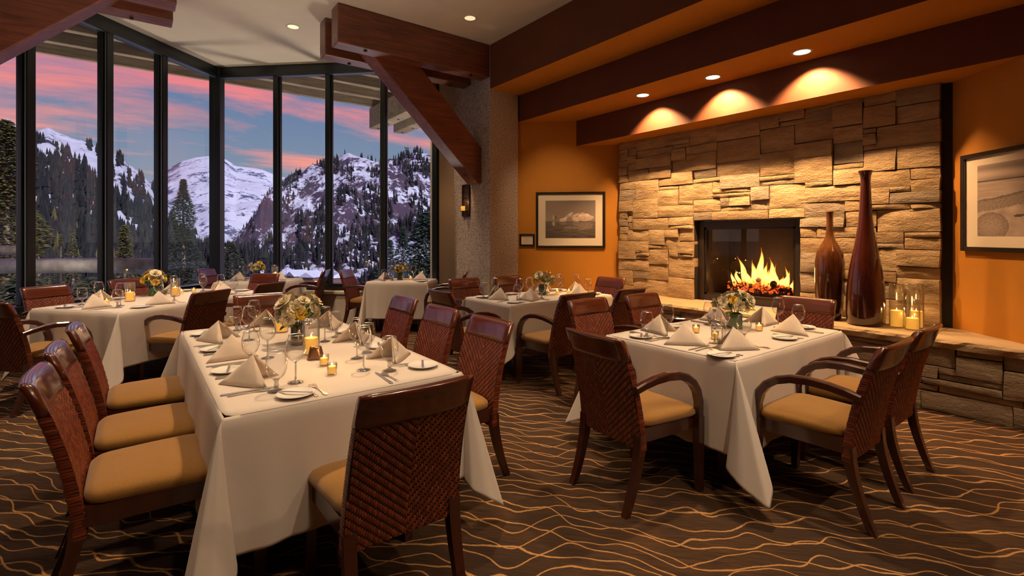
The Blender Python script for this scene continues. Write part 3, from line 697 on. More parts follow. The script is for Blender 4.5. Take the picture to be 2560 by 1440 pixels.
for x in (-13.5, -9.6, -6.55):
    mb = MB(); mb.tube([cw(x, 9.15, -.5), cw(x, 9.15, .95)], .10, 12); relw(mb.obj('post', M['bark'], lr), lr)

# mountains --------------------------------------------------------------
def mtn_mat(name, snow_amt, rock1, rock2, scale, streak=1.0):
    m = mat(name, rock1, .95); t = mtree(m)
    g = t.new('ShaderNodeNewGeometry'); s_ = t.new('ShaderNodeSeparateXYZ'); t.link(g.outputs['Normal'], s_.inputs[0])
    n = t.noise(t.map(t.o, scale=(scale, scale, scale * streak)), 1, 9, .74, .4); n2 = t.noise(t.map(t.o, scale=(scale * .17,) * 3), 1, 3, .5)
    k = t.m('ADD', t.m('ADD', n, t.m('MULTIPLY', t.m('SUBTRACT', s_.outputs[2], .6), .22)), t.m('MULTIPLY', t.m('SUBTRACT', n2, .5), .6))
    th = .5 - snow_amt
    msk = t.ramp(k, [(th - .018, 0.0), (th + .018, 1.0)])
    rk = t.mix(t.noise(t.map(t.o, scale=(scale * .5, scale * .5, scale * .5)), 1, 4, .6), rock1, rock2)
    t.link(t.mix(msk, rk, (.76, .79, .93)), t.b.inputs['Base Color']); bump(t, n, .6, 6.0); return m
M['mt_left'] = mtn_mat('snowy_forest_slope', .05, (.035, .035, .075), (.09, .08, .13), .12)
M['mt_center'] = mtn_mat('snowfield', -.012, (.06, .07, .16), (.15, .15, .26), .045)
M['mt_right'] = mtn_mat('rocky_slope', -.035, (.040, .034, .080), (.14, .080, .105), .11, 1.0)
def interp(pts, x):
    if x <= pts[0][0]: return pts[0][1]
    for (a, b), (c, d) in zip(pts, pts[1:]):
        if x <= c: return b + (d - b) * (x - a) / (c - a)
    return pts[-1][1]
def ridge(name, label, sky, dist, near, zbase, px0, px1, nu, nv, amp, freq, m, gam=1.15, jag=.0, spur=0):
    """height field rising from `near` to the crest at `dist` (true distances in metres)"""
    vs = []; ht = {}
    for i in range(nu + 1):
        px = px0 + (px1 - px0) * i / nu; u = (px - 1280) / F; D = interp(dist, px); Dn = interp(near, px); yk = interp(sky, px)
        zt = H + (590 - yk) / F * D
        zt += jag * D * (noise.noise(Vector((px * .035, 1, 3))) + .6 * noise.noise(Vector((px * .11, 1, 3))) + .4 * abs(noise.noise(Vector((px * .3, 1, 3)))))
        zb_ = interp(zbase, px) if isinstance(zbase, list) else zbase
        for j in range(nv + 3):
            q = j / nv
            if q <= 1:
                d = Dn + (D - Dn) * q; z_ = zb_ + (zt - zb_) * q ** gam
                p = Vector((u * d * freq, d * freq, 0))
                nn = noise.multi_fractal(p, .9, 2.1, 5) - .8; ri = abs(noise.noise(p * .6 + Vector((9, 4, 0))))
                k = math.sin(math.pi * min(1, q)) ** .6 if q < 1 else 0
                z_ += amp * k * (nn * .55 - ri * 1.2 * (1 + spur)) 
            else:
                d = D * (1 + .12 * (j - nv)); z_ = zt - (zt - zb_) * .35 * (j - nv)
            p = cw(u * d, d, z_); vs.append(p)
            if q <= 1: ht[(i, j)] = p
    W_ = nv + 3; fs = [(i * W_ + j, (i + 1) * W_ + j, (i + 1) * W_ + j + 1, i * W_ + j + 1) for i in range(nu) for j in range(nv + 2)]
    mb = MB(); mb.add(vs, fs, True); o = mb.obj(name, m, fix=False); o['kind'] = 'structure'; o['label'] = label; o['category'] = 'mountain'
    return ht, nu, nv
SKC = [(300, 470), (380, 452), (417, 424), (450, 404), (490, 393), (520, 390), (560, 395), (590, 415), (620, 418), (655, 424), (690, 438), (720, 446), (800, 460)]
ridge('mountain', 'smooth snow-covered summit in the middle distance behind the pines', SKC, [(0, 2600)], [(0, 900)], -60, 300, 800, 150, 70, 60, .0022, M['mt_center'], 1.1, .0006)
SKR = [(560, 640), (600, 590), (620, 560), (645, 520), (680, 470), (705, 450), (730, 434), (755, 424), (770, 418), (800, 410), (813, 404), (835, 396), (850, 388), (872, 384), (900, 392), (925, 398), (948, 407), (960, 402), (975, 397), (990, 400), (1010, 388), (1040, 381), (1070, 384), (1100, 386), (1400, 370)]
HR = ridge('mountain', 'rugged rocky purple-brown mountain streaked with snow seen through the windows beside the column', SKR, [(560, 1500), (800, 1250), (1100, 1000)], [(560, 420), (1100, 300)], -42, 560, 1400, 330, 130, 60, .0075, M['mt_right'], 1.0, .0022, .6)
SKL = [(-500, 260), (-100, 262), (0, 300), (20, 296), (40, 310), (90, 327), (118, 318), (135, 326), (165, 340), (200, 350), (243, 366), (284, 385), (300, 388), (320, 412), (345, 428), (365, 448), (385, 470), (415, 505), (450, 545), (514, 590), (560, 620), (640, 665), (700, 700)]
HL = ridge('mountain', 'steep forested slope below a snowy crest seen through the side windows', SKL, [(-500, 620), (300, 780), (700, 640)], [(-500, 130), (700, 170)], -24, -500, 700, 300, 110, 26, .011, M['mt_left'], 1.15, .0018, .2)
mb = MB(); nn = 60; vs = []
for i in range(nn + 1):
    for j in range(nn + 1):
        x = -900 + 1900 * i / nn; y = 12 + 1500 * (j / nn) ** 1.7; vs.append(cw(x, y, -7 - min(46, y * .11) + 5 * noise.noise(Vector((x * .01, y * .01, 0))) * min(1, y / 150)))
mb.add(vs, [(i * (nn + 1) + j, (i + 1) * (nn + 1) + j, (i + 1) * (nn + 1) + j + 1, i * (nn + 1) + j + 1) for i in range(nn) for j in range(nn)], True)
m = mat('valley_snow', (.7, .74, .88), .9); t = mtree(m); n = t.noise(t.map(t.o, scale=(.05, .05, .05)), 1, 7, .68)
t.link(t.ramp(n, [(.44, (.09, .085, .12)), (.50, (.68, .72, .88))]), t.b.inputs['Base Color']); M['valley'] = m
o = mb.obj('ground_outside', m, fix=False); struct(o, 'snowy valley floor')

# conifers ---------------------------------------------------------------
m = mat('conifer_needles', (.02, .03, .03), .95); t = mtree(m); oi = t.new('ShaderNodeObjectInfo'); g = t.new('ShaderNodeNewGeometry')
t.link(t.ramp(g.outputs['Random Per Island'], [(0, (.008, .009, .014)), (.6, (.017, .018, .022)), (1, (.036, .032, .026))]), t.b.inputs['Base Color']); M['fir'] = m
m = mat('golden_conifer_needles', (.09, .08, .02), .95); t = mtree(m); g = t.new('ShaderNodeNewGeometry')
t.link(t.ramp(g.outputs['Random Per Island'], [(0, (.045, .045, .012)), (.6, (.11, .095, .022)), (1, (.17, .13, .035))]), t.b.inputs['Base Color']); M['fir2'] = m
m = mat('dark_pine_needles', (.02, .035, .02), .95); t = mtree(m); g = t.new('ShaderNodeNewGeometry')
t.link(t.ramp(g.outputs['Random Per Island'], [(0, (.012, .02, .012)), (.6, (.035, .045, .022)), (1, (.075, .07, .03))]), t.b.inputs['Base Color']); M['fir3'] = m
m = mat('green_pine_needles', (.02, .05, .03), .95); t = mtree(m); g = t.new('ShaderNodeNewGeometry')
t.link(t.ramp(g.outputs['Random Per Island'], [(0, (.010, .028, .022)), (.6, (.025, .055, .035)), (1, (.06, .10, .055))]), t.b.inputs['Base Color']); M['fir4'] = m
def cone_tree(mb, p, h, r, rr, tiers=3):
    p = Vector(p); n_ = 6; a0 = rr.random() * 3
    vs = []; fs = []
    for k in range(tiers):
        zb_ = h * (.08 + .28 * k * 3 / tiers * .9); zt = min(h, zb_ + h * .52); rk = r * (1 - .27 * k * 3 / tiers)
        b = len(vs)
        for i in range(n_):
            a = a0 + k + 2 * math.pi * i / n_; q = rk * rr.uniform(.75, 1.15); vs.append(p + Vector((q * math.cos(a), q * math.sin(a), zb_ + rr.uniform(-.04, .02) * h)))
        vs.append(p + Vector((0, 0, zt if k < tiers - 1 else h)))
        fs += [(b + i, b + (i + 1) % n_, b + n_) for i in range(n_)]
    mb.add(vs, fs)
rr = random.Random(8)
def scatter(HT, nu, nv, cond, n_, hmin, hmax, mb):
    c = 0; tries = 0
    while c < n_ and tries < n_ * 12:
        tries += 1; i = rr.randrange(nu); j = int(nv * rr.random() ** .75)
        j = min(j, nv - 1); p = HT[(i, j)]
        a = HT[(min(i + 1, nu), j)]; b = HT[(i, min(j + 1, nv))]; q = p + (a - p) * rr.random() + (b - p) * rr.random()
        if not cond(i / nu, j / nv, q): continue
        h = rr.uniform(hmin, hmax); cone_tree(mb, q - Vector((0, 0, h * .08)), h, h * rr.uniform(.15, .21), rr, 2); c += 1
mb = MB()
def condL(u, v, q):
    px = -500 + 1200 * u; 
    line = .62 + .18 * noise.noise(Vector((px * .012, v * 3, 2))) + (.12 if 80 < px < 200 else 0) - (.10 if 270 < px < 420 else 0)
    if v < line: return rr.random() < (1 if noise.noise(q * .02) > -.28 else .15)
    return noise.noise(Vector((px * .05, v * 5, 5))) > .22 and v < .97
scatter(*HL, condL, 9500, 8, 15, mb)
o = mb.obj('forest', M['fir'], fix=False); tag(o, 'dense dark conifer forest covering the slope outside the side windows', 'forest', kind='stuff')
mb = MB()
def condR(u, v, q):
    px = 560 + 840 * u
    if v < .18: return noise.noise(q * .012) > -.05
    if v > .985: return rr.random() < .6
    return noise.noise(Vector((px * .02, v * 6, 7))) > .12 - (.25 if v < .4 else 0)
scatter(*HR, condR, 3600, 9, 17, mb)
o = mb.obj('forest', M['fir'], fix=False); tag(o, 'scattered dark conifers dotting the rocky mountain and valley', 'forest', kind='stuff')
# one by one: the conifers that show largest low on the forested slope
pm = MB(); cone_tree(pm, (0, 0, 0), 10, 1.7, random.Random(2), 5); pme = [pm.mesh('conifer', M['fir'], False)]
pm = MB(); cone_tree(pm, (0, 0, 0), 10, 2.1, random.Random(5), 6); pme.append(pm.mesh('conifer', M['fir'], False))
pm = MB(); cone_tree(pm, (0, 0, 0), 10, 1.9, random.Random(9), 6); gme = pm.mesh('conifer', M['fir2'], False)
HT, nu, nv = HL; c = 0
for k in range(900):
    i = rr.randrange(int(nu * .42), int(nu * .76)); j = rr.randrange(4, 26); p = HT[(i, j)]
    if c >= 110: break
    o = mkobj('conifer', pme[c % 2] if rr.random() < .72 else gme, None, p - Vector((0, 0, 1)), rr.random() * 6); s_ = rr.uniform(.9, 1.5); o.scale = (s_, s_, s_)
    tag(o, 'dark conifer among many low on the forested slope outside the side windows', 'tree', 'conifers low on the forested slope'); c += 1
def pine(name, label, px, ytop, D, R_, zb_, m, seed, n_=1300, shape=1.0, grp=None):
    rr_ = random.Random(seed); zt = H + (590 - ytop) / F * D; h = zt - zb_; base_ = cw((px - 1280) / F * D, D, zb_)
    root = thing(name, label, 'tree', tuple(base_), 0, grp)
    mb = MB(); mb.tube([(0, 0, 0), (0.02 * h * .1, 0, h * .5), (0, 0, h * .97)], [h * .018, h * .011, h * .002], 8); mb.obj('trunk', M['extwood'], root)
    mb = MB()
    for k in range(n_):
        q = rr_.random() ** .85; z_ = h * (.14 + .86 * q); rad = R_ * (1 - q) ** shape * (.85 + .3 * math.sin(z_ * 7 / R_ * .5 + seed)) + .03 * R_
        a = rr_.random() * 6.283; d = rad * rr_.random() ** .45; c_ = Vector((d * math.cos(a), d * math.sin(a), z_ - .25 * d))
        L = min(R_, 1.6) * rr_.uniform(.07, .15); dr = Vector((math.cos(a), math.sin(a), rr_.uniform(-.35, .25))); sd_ = Vector((-math.sin(a), math.cos(a), 0)) * L * .45
        up_ = Vector((0, 0, L * rr_.uniform(.1, .35)))
        mb.add([c_ - dr * L * .5, c_ + sd_ - up_ * .2, c_ + dr * L, c_ - sd_ - up_ * .2, c_ + up_], [(0, 1, 4), (1, 2, 4), (2, 3, 4), (3, 0, 4)])
    o = mb.obj('needles', m, root, fix=False); o['kind'] = 'stuff'; return root
pine('pine', 'big dark pine with visible trunk standing before the snowy summit', 458, 448, 42, 2.3, -9, M['fir3'], 1, 6500, .75)
pine('pine', 'tall brownish pine at the edge of the frame beyond the log railing', 15, 300, 24, 2.0, -5, M['fir2'], 2, 6500, .5)
pine('pine', 'golden green pine behind the log railing between two mullions', 312, 563, 34, 1.9, -7, M['fir2'], 3, 2200, .8)
pine('pine', 'narrow golden conifer rising behind the log railing close to the first mullion', 97, 575, 36, 1.2, -7, M['fir2'], 4, 1200, .9)
pine('pine', 'dull olive conifer behind the log railing, second from the first mullion', 182, 573, 48, 1.6, -8, M['fir2'], 5, 1200, .9)
pine('pine', 'slim olive conifer behind the log railing, third from the first mullion', 152, 585, 50, 1.3, -8, M['fir2'], 6, 1000, .9)
pine('pine', 'round dark pine low in the valley window past the corner post', 580, 605, 34, 1.5, -6, M['fir3'], 7, 2000, .55)
pine('pine', 'bushy green pine in the last window pane beside the column', 1065, 530, 20, 1.5, -4, M['fir4'], 8, 2600, .6)
pine('pine', 'dark slim pine in the last window pane behind the bushy green one', 1008, 568, 26, 1.1, -5, M['fir4'], 9, 1800, .7)
pine('pine', 'low green shrub-like pine under the last window pane', 940, 668, 14, .6, -2, M['fir4'], 10, 900, .7)
pine('pine', 'small dark pine at the foot of the rocky mountain', 975, 600, 30, 1.2, -6, M['fir4'], 12, 1400, .7)
pine('pine', 'dark pine below the log railing', 60, 690, 16, 2.0, -3, M['fir3'], 11, 1500, .5)
pine('pine', 'dark olive pine seen under the log railing', 240, 692, 18, 2.6, -3, M['fir3'], 13, 1800, .5)
# village
M['lodge'] = mat('lodge_siding', (.20, .09, .07), .9); M['lodge_w'] = mat('lit_lodge_window', (.8, .5, .2), .5, emit=(1, .6, .25), es=.8)
for k, (px, y, D, w_) in enumerate(((735, 697, 330, 14), (760, 700, 320, 18), (785, 704, 300, 12), (812, 702, 320, 18), (716, 690, 360, 13), (840, 706, 290, 12))):
    zc = H - (y - 590) / F * D; r_ = thing('lodge', 'small far ski lodge with snowy roof in the village on the valley floor', 'building', tuple(cw((px - 1280) / F * D, D, zc - 3)), .3 * k, 'far village lodges')
    mb = MB(); mb.box((0, 0, 3), (w_, 9, 6)); mb.obj('lodge_walls', M['lodge'], r_)
    mb = MB(); mb.prism([Vector((-w_ / 2 - 1, -5.5, 6)), Vector((-w_ / 2 - 1, 5.5, 6)), Vector((-w_ / 2 - 1, 0, 9))], (0, 0, 0), (w_ + 2, 0, 0)); mb.obj('lodge_roof', M['snow'], r_)
    for q in range(3):
        mb = MB(); mb.box((-w_ / 3 + q * w_ / 3, -4.55, 3), (1.6, .2, 1.8)); mb.obj('lodge_window', M['lodge_w'], r_)
for k, px in enumerate((1017, 1041)):
    D = 1080; zc = H + (590 - 385) / F * D
    mb = MB(); p = cw((px - 1280) / F * D, D, zc - 8); mb.tube([p, p + Vector((0, 0, 22))], [2, .9], 6); mb.box(p + Vector((0, 0, 21)), (10, 2, 2.5)); mb.box(p + Vector((0, 0, 16)), (6, 5, 3))
    tag(mb.obj('lift_tower', M['extdark']), ('shorter' if k == 0 else 'slimmer') + ' lift tower on the crest of the rocky mountain', 'tower')
# ------------------------------------------------------------------ chairs
def hw(z_): return .236 - .018 * (z_ - .33) / .59
def yb(x, z_):
    q = (z_ - .33) / .59; return -.195 - .035 * q - .105 * q * q - .022 * (1 - (x / .24) ** 2) * min(1, max(0, (z_ - .30) / .4))
def rail_mesh():
    mb = MB(); rings = []; prof = []
    for k in range(7): prof.append((-.024, .795 + .10 * k / 6))
    for k in range(1, 8):
        a = math.pi * k / 8; prof.append((-.005 - .024 * math.cos(a), .898 + .024 * math.sin(a)))
    for k in range(5): prof.append((.020, .895 - .10 * k / 4))
    n_ = 13
    for i in range(n_):
        f = -1 + 2 * i / (n_ - 1); sc_ = 1 if abs(f) < .99 else .8; ring = []
        for (dy, z_) in prof:
            x = f * (hw(z_) + .002); ring.append(Vector((x, yb(x, z_) + dy * sc_, .85 + (z_ - .85) * (1 if abs(f) < .99 else .96))))
        rings.append(ring)
    mb.loft(rings, smooth=True); return mb.mesh('top_rail', M['rail'])
def core_mesh():
    mb = MB(); rings = []
    for k in range(9):
        z_ = .325 + .48 * k / 8; ring = []
        for i in range(9):
            x = (-1 + 2 * i / 8) * (hw(z_)); ring.append(Vector((x, yb(x, z_) - .019, z_)))
        for i in range(8, -1, -1):
            x = (-1 + 2 * i / 8) * (hw(z_)); ring.append(Vector((x, yb(x, z_) + .017, z_)))
        rings.append(ring)
    mb.loft(rings); return mb.mesh('back_core', M['weave_core'])
def weave_mesh():
    mb = MB(); p = .0094; T_ = .0335; off = .0088; zlo, zhi = .325, .80
    for side in (-1, 1):
        dy0 = -.019 if side < 0 else .017
        n_ = 25
        for i in range(-n_, n_ + 1):
            for k in range(-10, 22):
                z0 = zlo + k * T_ + (abs(i) * off) % (T_ * 50) - 6 * T_
                for kind in (0,):
                    if kind == 0: za, zb_ = z0, z0 + .0255; cx = i * p; 
                    else: za = zb_ = z0 + .0310; cx = i * p
                    if za < zlo or zb_ > zhi: 
                        if zb_ < zlo + .006 or za > zhi - .006: continue
                        za = max(za, zlo); zb_ = min(zb_, zhi)
                    if abs(cx) + p * .4 > hw((za + zb_) / 2): continue
                    hgt = .0050 * side; w2 = .0044
                    vs = []
                    if kind == 0:
                        for q in (0, .5, 1):
                            z_ = za + (zb_ - za) * q; lift = hgt * (1 if q == .5 else .15)
                            for dx, l in ((-w2, .2), (0, 1), (w2, .2)):
                                x = cx + dx; vs.append((x, yb(x, z_) + dy0 + lift * l + side * .0005, z_))
                    else:
                        for q in (0, .5, 1):
                            x = cx + (q - .5) * p * .8; lift = hgt * (.35 if q == .5 else .1)
                            for dz, l in ((-.0026, .2), (0, 1), (.0026, .2)):
                                vs.append((x, yb(x, za) + dy0 + lift * l + side * .0006, za + dz))
                    mb.add(vs, [(0, 1, 4, 3), (1, 2, 5, 4), (3, 4, 7, 6), (4, 5, 8, 7)], True)
    for sx in (-1, 1):
        k = 0; z_ = zlo + .006
        while z_ < zhi:
            x = sx * (hw(z_) + .001); vs = []
            for q in (0, .33, .66, 1):
                y = yb(x, z_) - .020 + q * .038; o_ = (.0035 if q in (.33, .66) else -.001) * sx
                for dz, l in ((-.0052, .3), (0, 1), (.0052, .3)): vs.append((x + o_ * l, y, z_ + dz + .002 * math.sin(k * 1.7) * q))
            mb.add(vs, [(3 * a + b, 3 * a + b + 1, 3 * a + b + 4, 3 * a + b + 3) for a in range(3) for b in range(2)], True)
            z_ += .0118; k += 1
    return mb.mesh('woven_back', M['weave'], False)
def leg_rear(sx):
    mb = MB(); rings = []
    for k in range(7):
        q = k / 6; z_ = .40 * (1 - q); y = -.200 - .105 * q ** 1.6; s_ = .025 - .008 * q; x = sx * (.212 - .004 * q)
        rings.append([Vector((x - s_, y - s_, z_)), Vector((x + s_, y - s_, z_)), Vector((x + s_, y + s_, z_)), Vector((x - s_, y + s_, z_))])
    mb.loft(rings); return mb.mesh('leg', M['cherry'])
def leg_front(sx, arm):
    mb = MB(); rings = []; xx = .245 if arm else .222
    for k in range(7):
        q = k / 6; z_ = .43 * (1 - q); y = .236 + (.010 * q if arm else 0); s_ = (.024 if arm else .024) - .007 * q ** 1.2
        rings.append([Vector((sx * xx - s_, y - s_, z_)), Vector((sx * xx + s_, y - s_, z_)), Vector((sx * xx + s_, y + s_, z_)), Vector((sx * xx - s_, y + s_, z_))])
    mb.loft(rings); return mb.mesh('leg', M['cherry'])
def frame_mesh():
    mb = MB()
    mb.box((0, .236, .395), (.42, .03, .075)); mb.box((0, -.18, .395), (.40, .03, .075))
    for s_ in (-1, 1): mb.prism([Vector((s_ * .200, -.19, .358)), Vector((s_ * .212, .23, .358)), Vector((s_ * .212, .23, .432)), Vector((s_ * .200, -.19, .432))], (s_ * -.012, 0, 0), (s_ * .02, 0, 0))
    mb.box((0, .02, .425), (.42, .44, .012)); return mb.mesh('seat_frame', M['cherry'])
def cushion_mesh():
    mb = MB(); rings = []; n_ = 40
    def ring(inset, z_, dome=0):
        r_ = []
        for k in range(n_):
            a = 2 * math.pi * k / n_; c_, s_ = math.cos(a), math.sin(a); e = .28
            u = math.copysign(abs(c_) ** e, c_); v = math.copysign(abs(s_) ** e, s_)
            y = .035 + v * (.228 - inset); wd_ = (.238 + .016 * v) - inset; r_.append(Vector((u * wd_, y + .008 * (1 - u * u) * (v > 0), z_ - .012 * max(0, v) ** 3 * dome)))
        return r_
    for inset, z_, d_ in ((.012, .428, 0), (.002, .440, 0), (0, .455, .3), (.004, .470, .6), (.018, .484, .9), (.05, .494, .8), (.10, .500, .4), (.17, .503, 0), (.215, .504, 0)): rings.append(ring(inset, z_, d_))
    mb.loft(rings, smooth=True); return mb.mesh('seat_cushion', M['seat'])
def arm_mesh(sx):
    pts = [(-.262, .655), (-.20, .672), (-.12, .686), (-.03, .692), (.06, .684), (.13, .662), (.185, .625), (.222, .575), (.240, .51), (.241, .43)]
    mb = MB(); rings = []
    for k, (y, z_) in enumerate(pts):
        a = pts[max(0, k - 1)]; b = pts[min(len(pts) - 1, k + 1)]; t_ = Vector((0, b[0] - a[0], b[1] - a[1])).normalized(); nrm_ = Vector((0, -t_.z, t_.y))
        h_ = .018 + .006 * min(1, k / 8); w_ = .018 + .004 * math.sin(math.pi * k / 9); x = sx * (.236 + .012 * min(1, k / 6)); c_ = Vector((x, y, z_))
        X_ = Vector((w_, 0, 0)); rings.append([c_ - X_ - nrm_ * h_, c_ + X_ - nrm_ * h_, c_ + X_ + nrm_ * h_ * .6, c_ + X_ * .6 + nrm_ * h_, c_ - X_ * .6 + nrm_ * h_, c_ - X_ + nrm_ * h_ * .6])
    mb.loft(rings, smooth=False); return mb.mesh('armrest', M['cherry'])
RAIL, CORE, WEAVE, FRAME, CUSH = rail_mesh(), core_mesh(), weave_mesh(), frame_mesh(), cushion_mesh()
def chair_proto(arm):
    r_ = thing('dining_armchair' if arm else 'dining_chair', '', 'chair')
    mkobj('seat_cushion', CUSH, r_); mkobj('seat_frame', FRAME, r_); mkobj('top_rail', RAIL, r_); mkobj('back_core', CORE, r_)
    wv = mkobj('woven_back', WEAVE, r_); wv['kind'] = 'stuff'
    for s_ in (-1, 1):
        mkobj('leg', leg_front(s_, arm), r_); mkobj('leg', leg_rear(s_), r_)
        if arm: mkobj('armrest', arm_mesh(s_), r_)
    return Proto(r_)
SIDE, ARM = chair_proto(False), chair_proto(True)
def face(dx, dy): return math.atan2(dy, dx) - math.pi / 2
def chair(P_, x, y, dx, dy, label, grp, off=0):
    d = Vector((dx, dy)).normalized(); return P_.put((x, y, 0), face(d.x, d.y) + R(off), label, 'chair', grp)
# (x, y) is the centre of the seat
G1_ = 'chairs around the long table'
chair(SIDE, .03, 2.66, 1, 0, 'armless chair on the window side of the long table, closest to the viewer', G1_)
chair(SIDE, .03, 3.24, 1, 0, 'armless chair on the window side of the long table, middle of three', G1_)
chair(SIDE, .05, 3.92, 1, 0, 'armless chair on the window side of the long table, farthest of three', G1_)
chair(SIDE, 1.49, 2.63, -1, 0, 'armless woven chair on the fireplace side of the long table, closest to the viewer', G1_)
chair(SIDE, 1.49, 3.27, -1, 0, 'armless woven chair on the fireplace side of the long table, middle of three', G1_)
chair(SIDE, 1.52, 3.98, -1, 0, 'armless woven chair on the fireplace side of the long table, farthest of three', G1_)
chair(SIDE, .81, 1.955, 0, 1, 'woven chair with its back to the viewer at the near end of the long table', G1_)
chair(SIDE, .91, 4.68, 0, -1, 'dark chair facing the viewer at the far end of the long table', G1_)
G2_ = 'chairs around the table before the fireplace'
chair(ARM, 3.05, 1.16, 0, 1, 'woven armchair with ochre seat at the fireplace table, back corner nearest the viewer', G2_)
chair(ARM, 3.70, 1.18, 0, 1, 'woven armchair at the fireplace table standing closest to the stone hearth bench', G2_)
chair(ARM, 2.33, 1.87, 1, 0, 'woven armchair seen from behind at the column-side end of the fireplace table', G2_, -4)
chair(ARM, 4.27, 1.87, -1, 0, 'dark armchair at the fireplace table with its back to the bottle vases', G2_)
chair(ARM, 3.04, 2.62, 0, -1, 'reddish woven armchair on the far side of the fireplace table beside the column-side end', G2_)
chair(ARM, 3.69, 2.57, 0, -1, 'reddish woven armchair on the far side of the fireplace table, in front of the hearth', G2_)
G3_ = 'chairs around the table by the stucco column'
chair(ARM, 3.27, 3.63, 0, 1, 'armchair with bright ochre seat on the near side of the column table', G3_)
chair(ARM, 4.00, 3.60, 0, 1, 'dark armchair on the near side of the column table, towards the fireplace', G3_)
chair(ARM, 2.70, 4.28, 1, 0, 'dark armchair at the window-side end of the column table', G3_)
chair(ARM, 4.52, 4.30, -1, 0, 'armchair at the fireplace-side end of the column table', G3_)
chair(ARM, 3.27, 4.98, 0, -1, 'armchair on the far side of the column table just in front of the stucco column', G3_)
chair(ARM, 3.93, 4.95, 0, -1, 'dark armchair on the far side of the column table against the ochre wall', G3_)
cr = (CT, -ST); 
G4_ = 'chairs at the small window tables'
chair(ARM, 2.86, 7.54, CT, -ST, 'armchair on the side-window end of the small table beside the column', G4_, -6)
chair(ARM, 3.72, 6.60, -CT, ST, 'half-hidden armchair between the stucco column and the small table beside it', G4_)
chair(ARM, 2.11, 8.20, -CT, ST, 'armchair with pale seat at the corner window table, turned away from the column', G4_, 8)
chair(ARM, 1.16, 9.17, CT, -ST, 'glossy dark chair in the corner between the two window walls', G4_)
E1 = Vector((.78, .625)).normalized(); E2 = Vector((-E1.y, E1.x)); F6 = Vector((-.126, 5.69))
def t6(a, b): v = F6 + E1 * a + E2 * b; return v
G6_ = 'chairs around the table by the side windows'
def c6(a, b, d, lab, off=0, P_=ARM): v = t6(a, b); chair(P_, v.x, v.y, d.x, d.y, lab, G6_, off)
c6(-.28, .53, E1, 'armchair seen from behind at the near end of the side-window table')
c6(.50, -.18, E2, 'armchair with ochre seat in front of the side-window table, beside the draped corner')
c6(1.33, -.16, E2, 'reddish armchair in front of the side-window table, farther from its draped corner')
c6(.45, 1.25, -E2, 'armchair with glossy rail between the side-window table and the window mullions, nearer one')
c6(1.33, 1.27, -E2, 'armchair hidden behind glassware between the side-window table and the windows, farther one')
c6(2.13, .55, -E1, 'dark armchair at the far end of the side-window table')

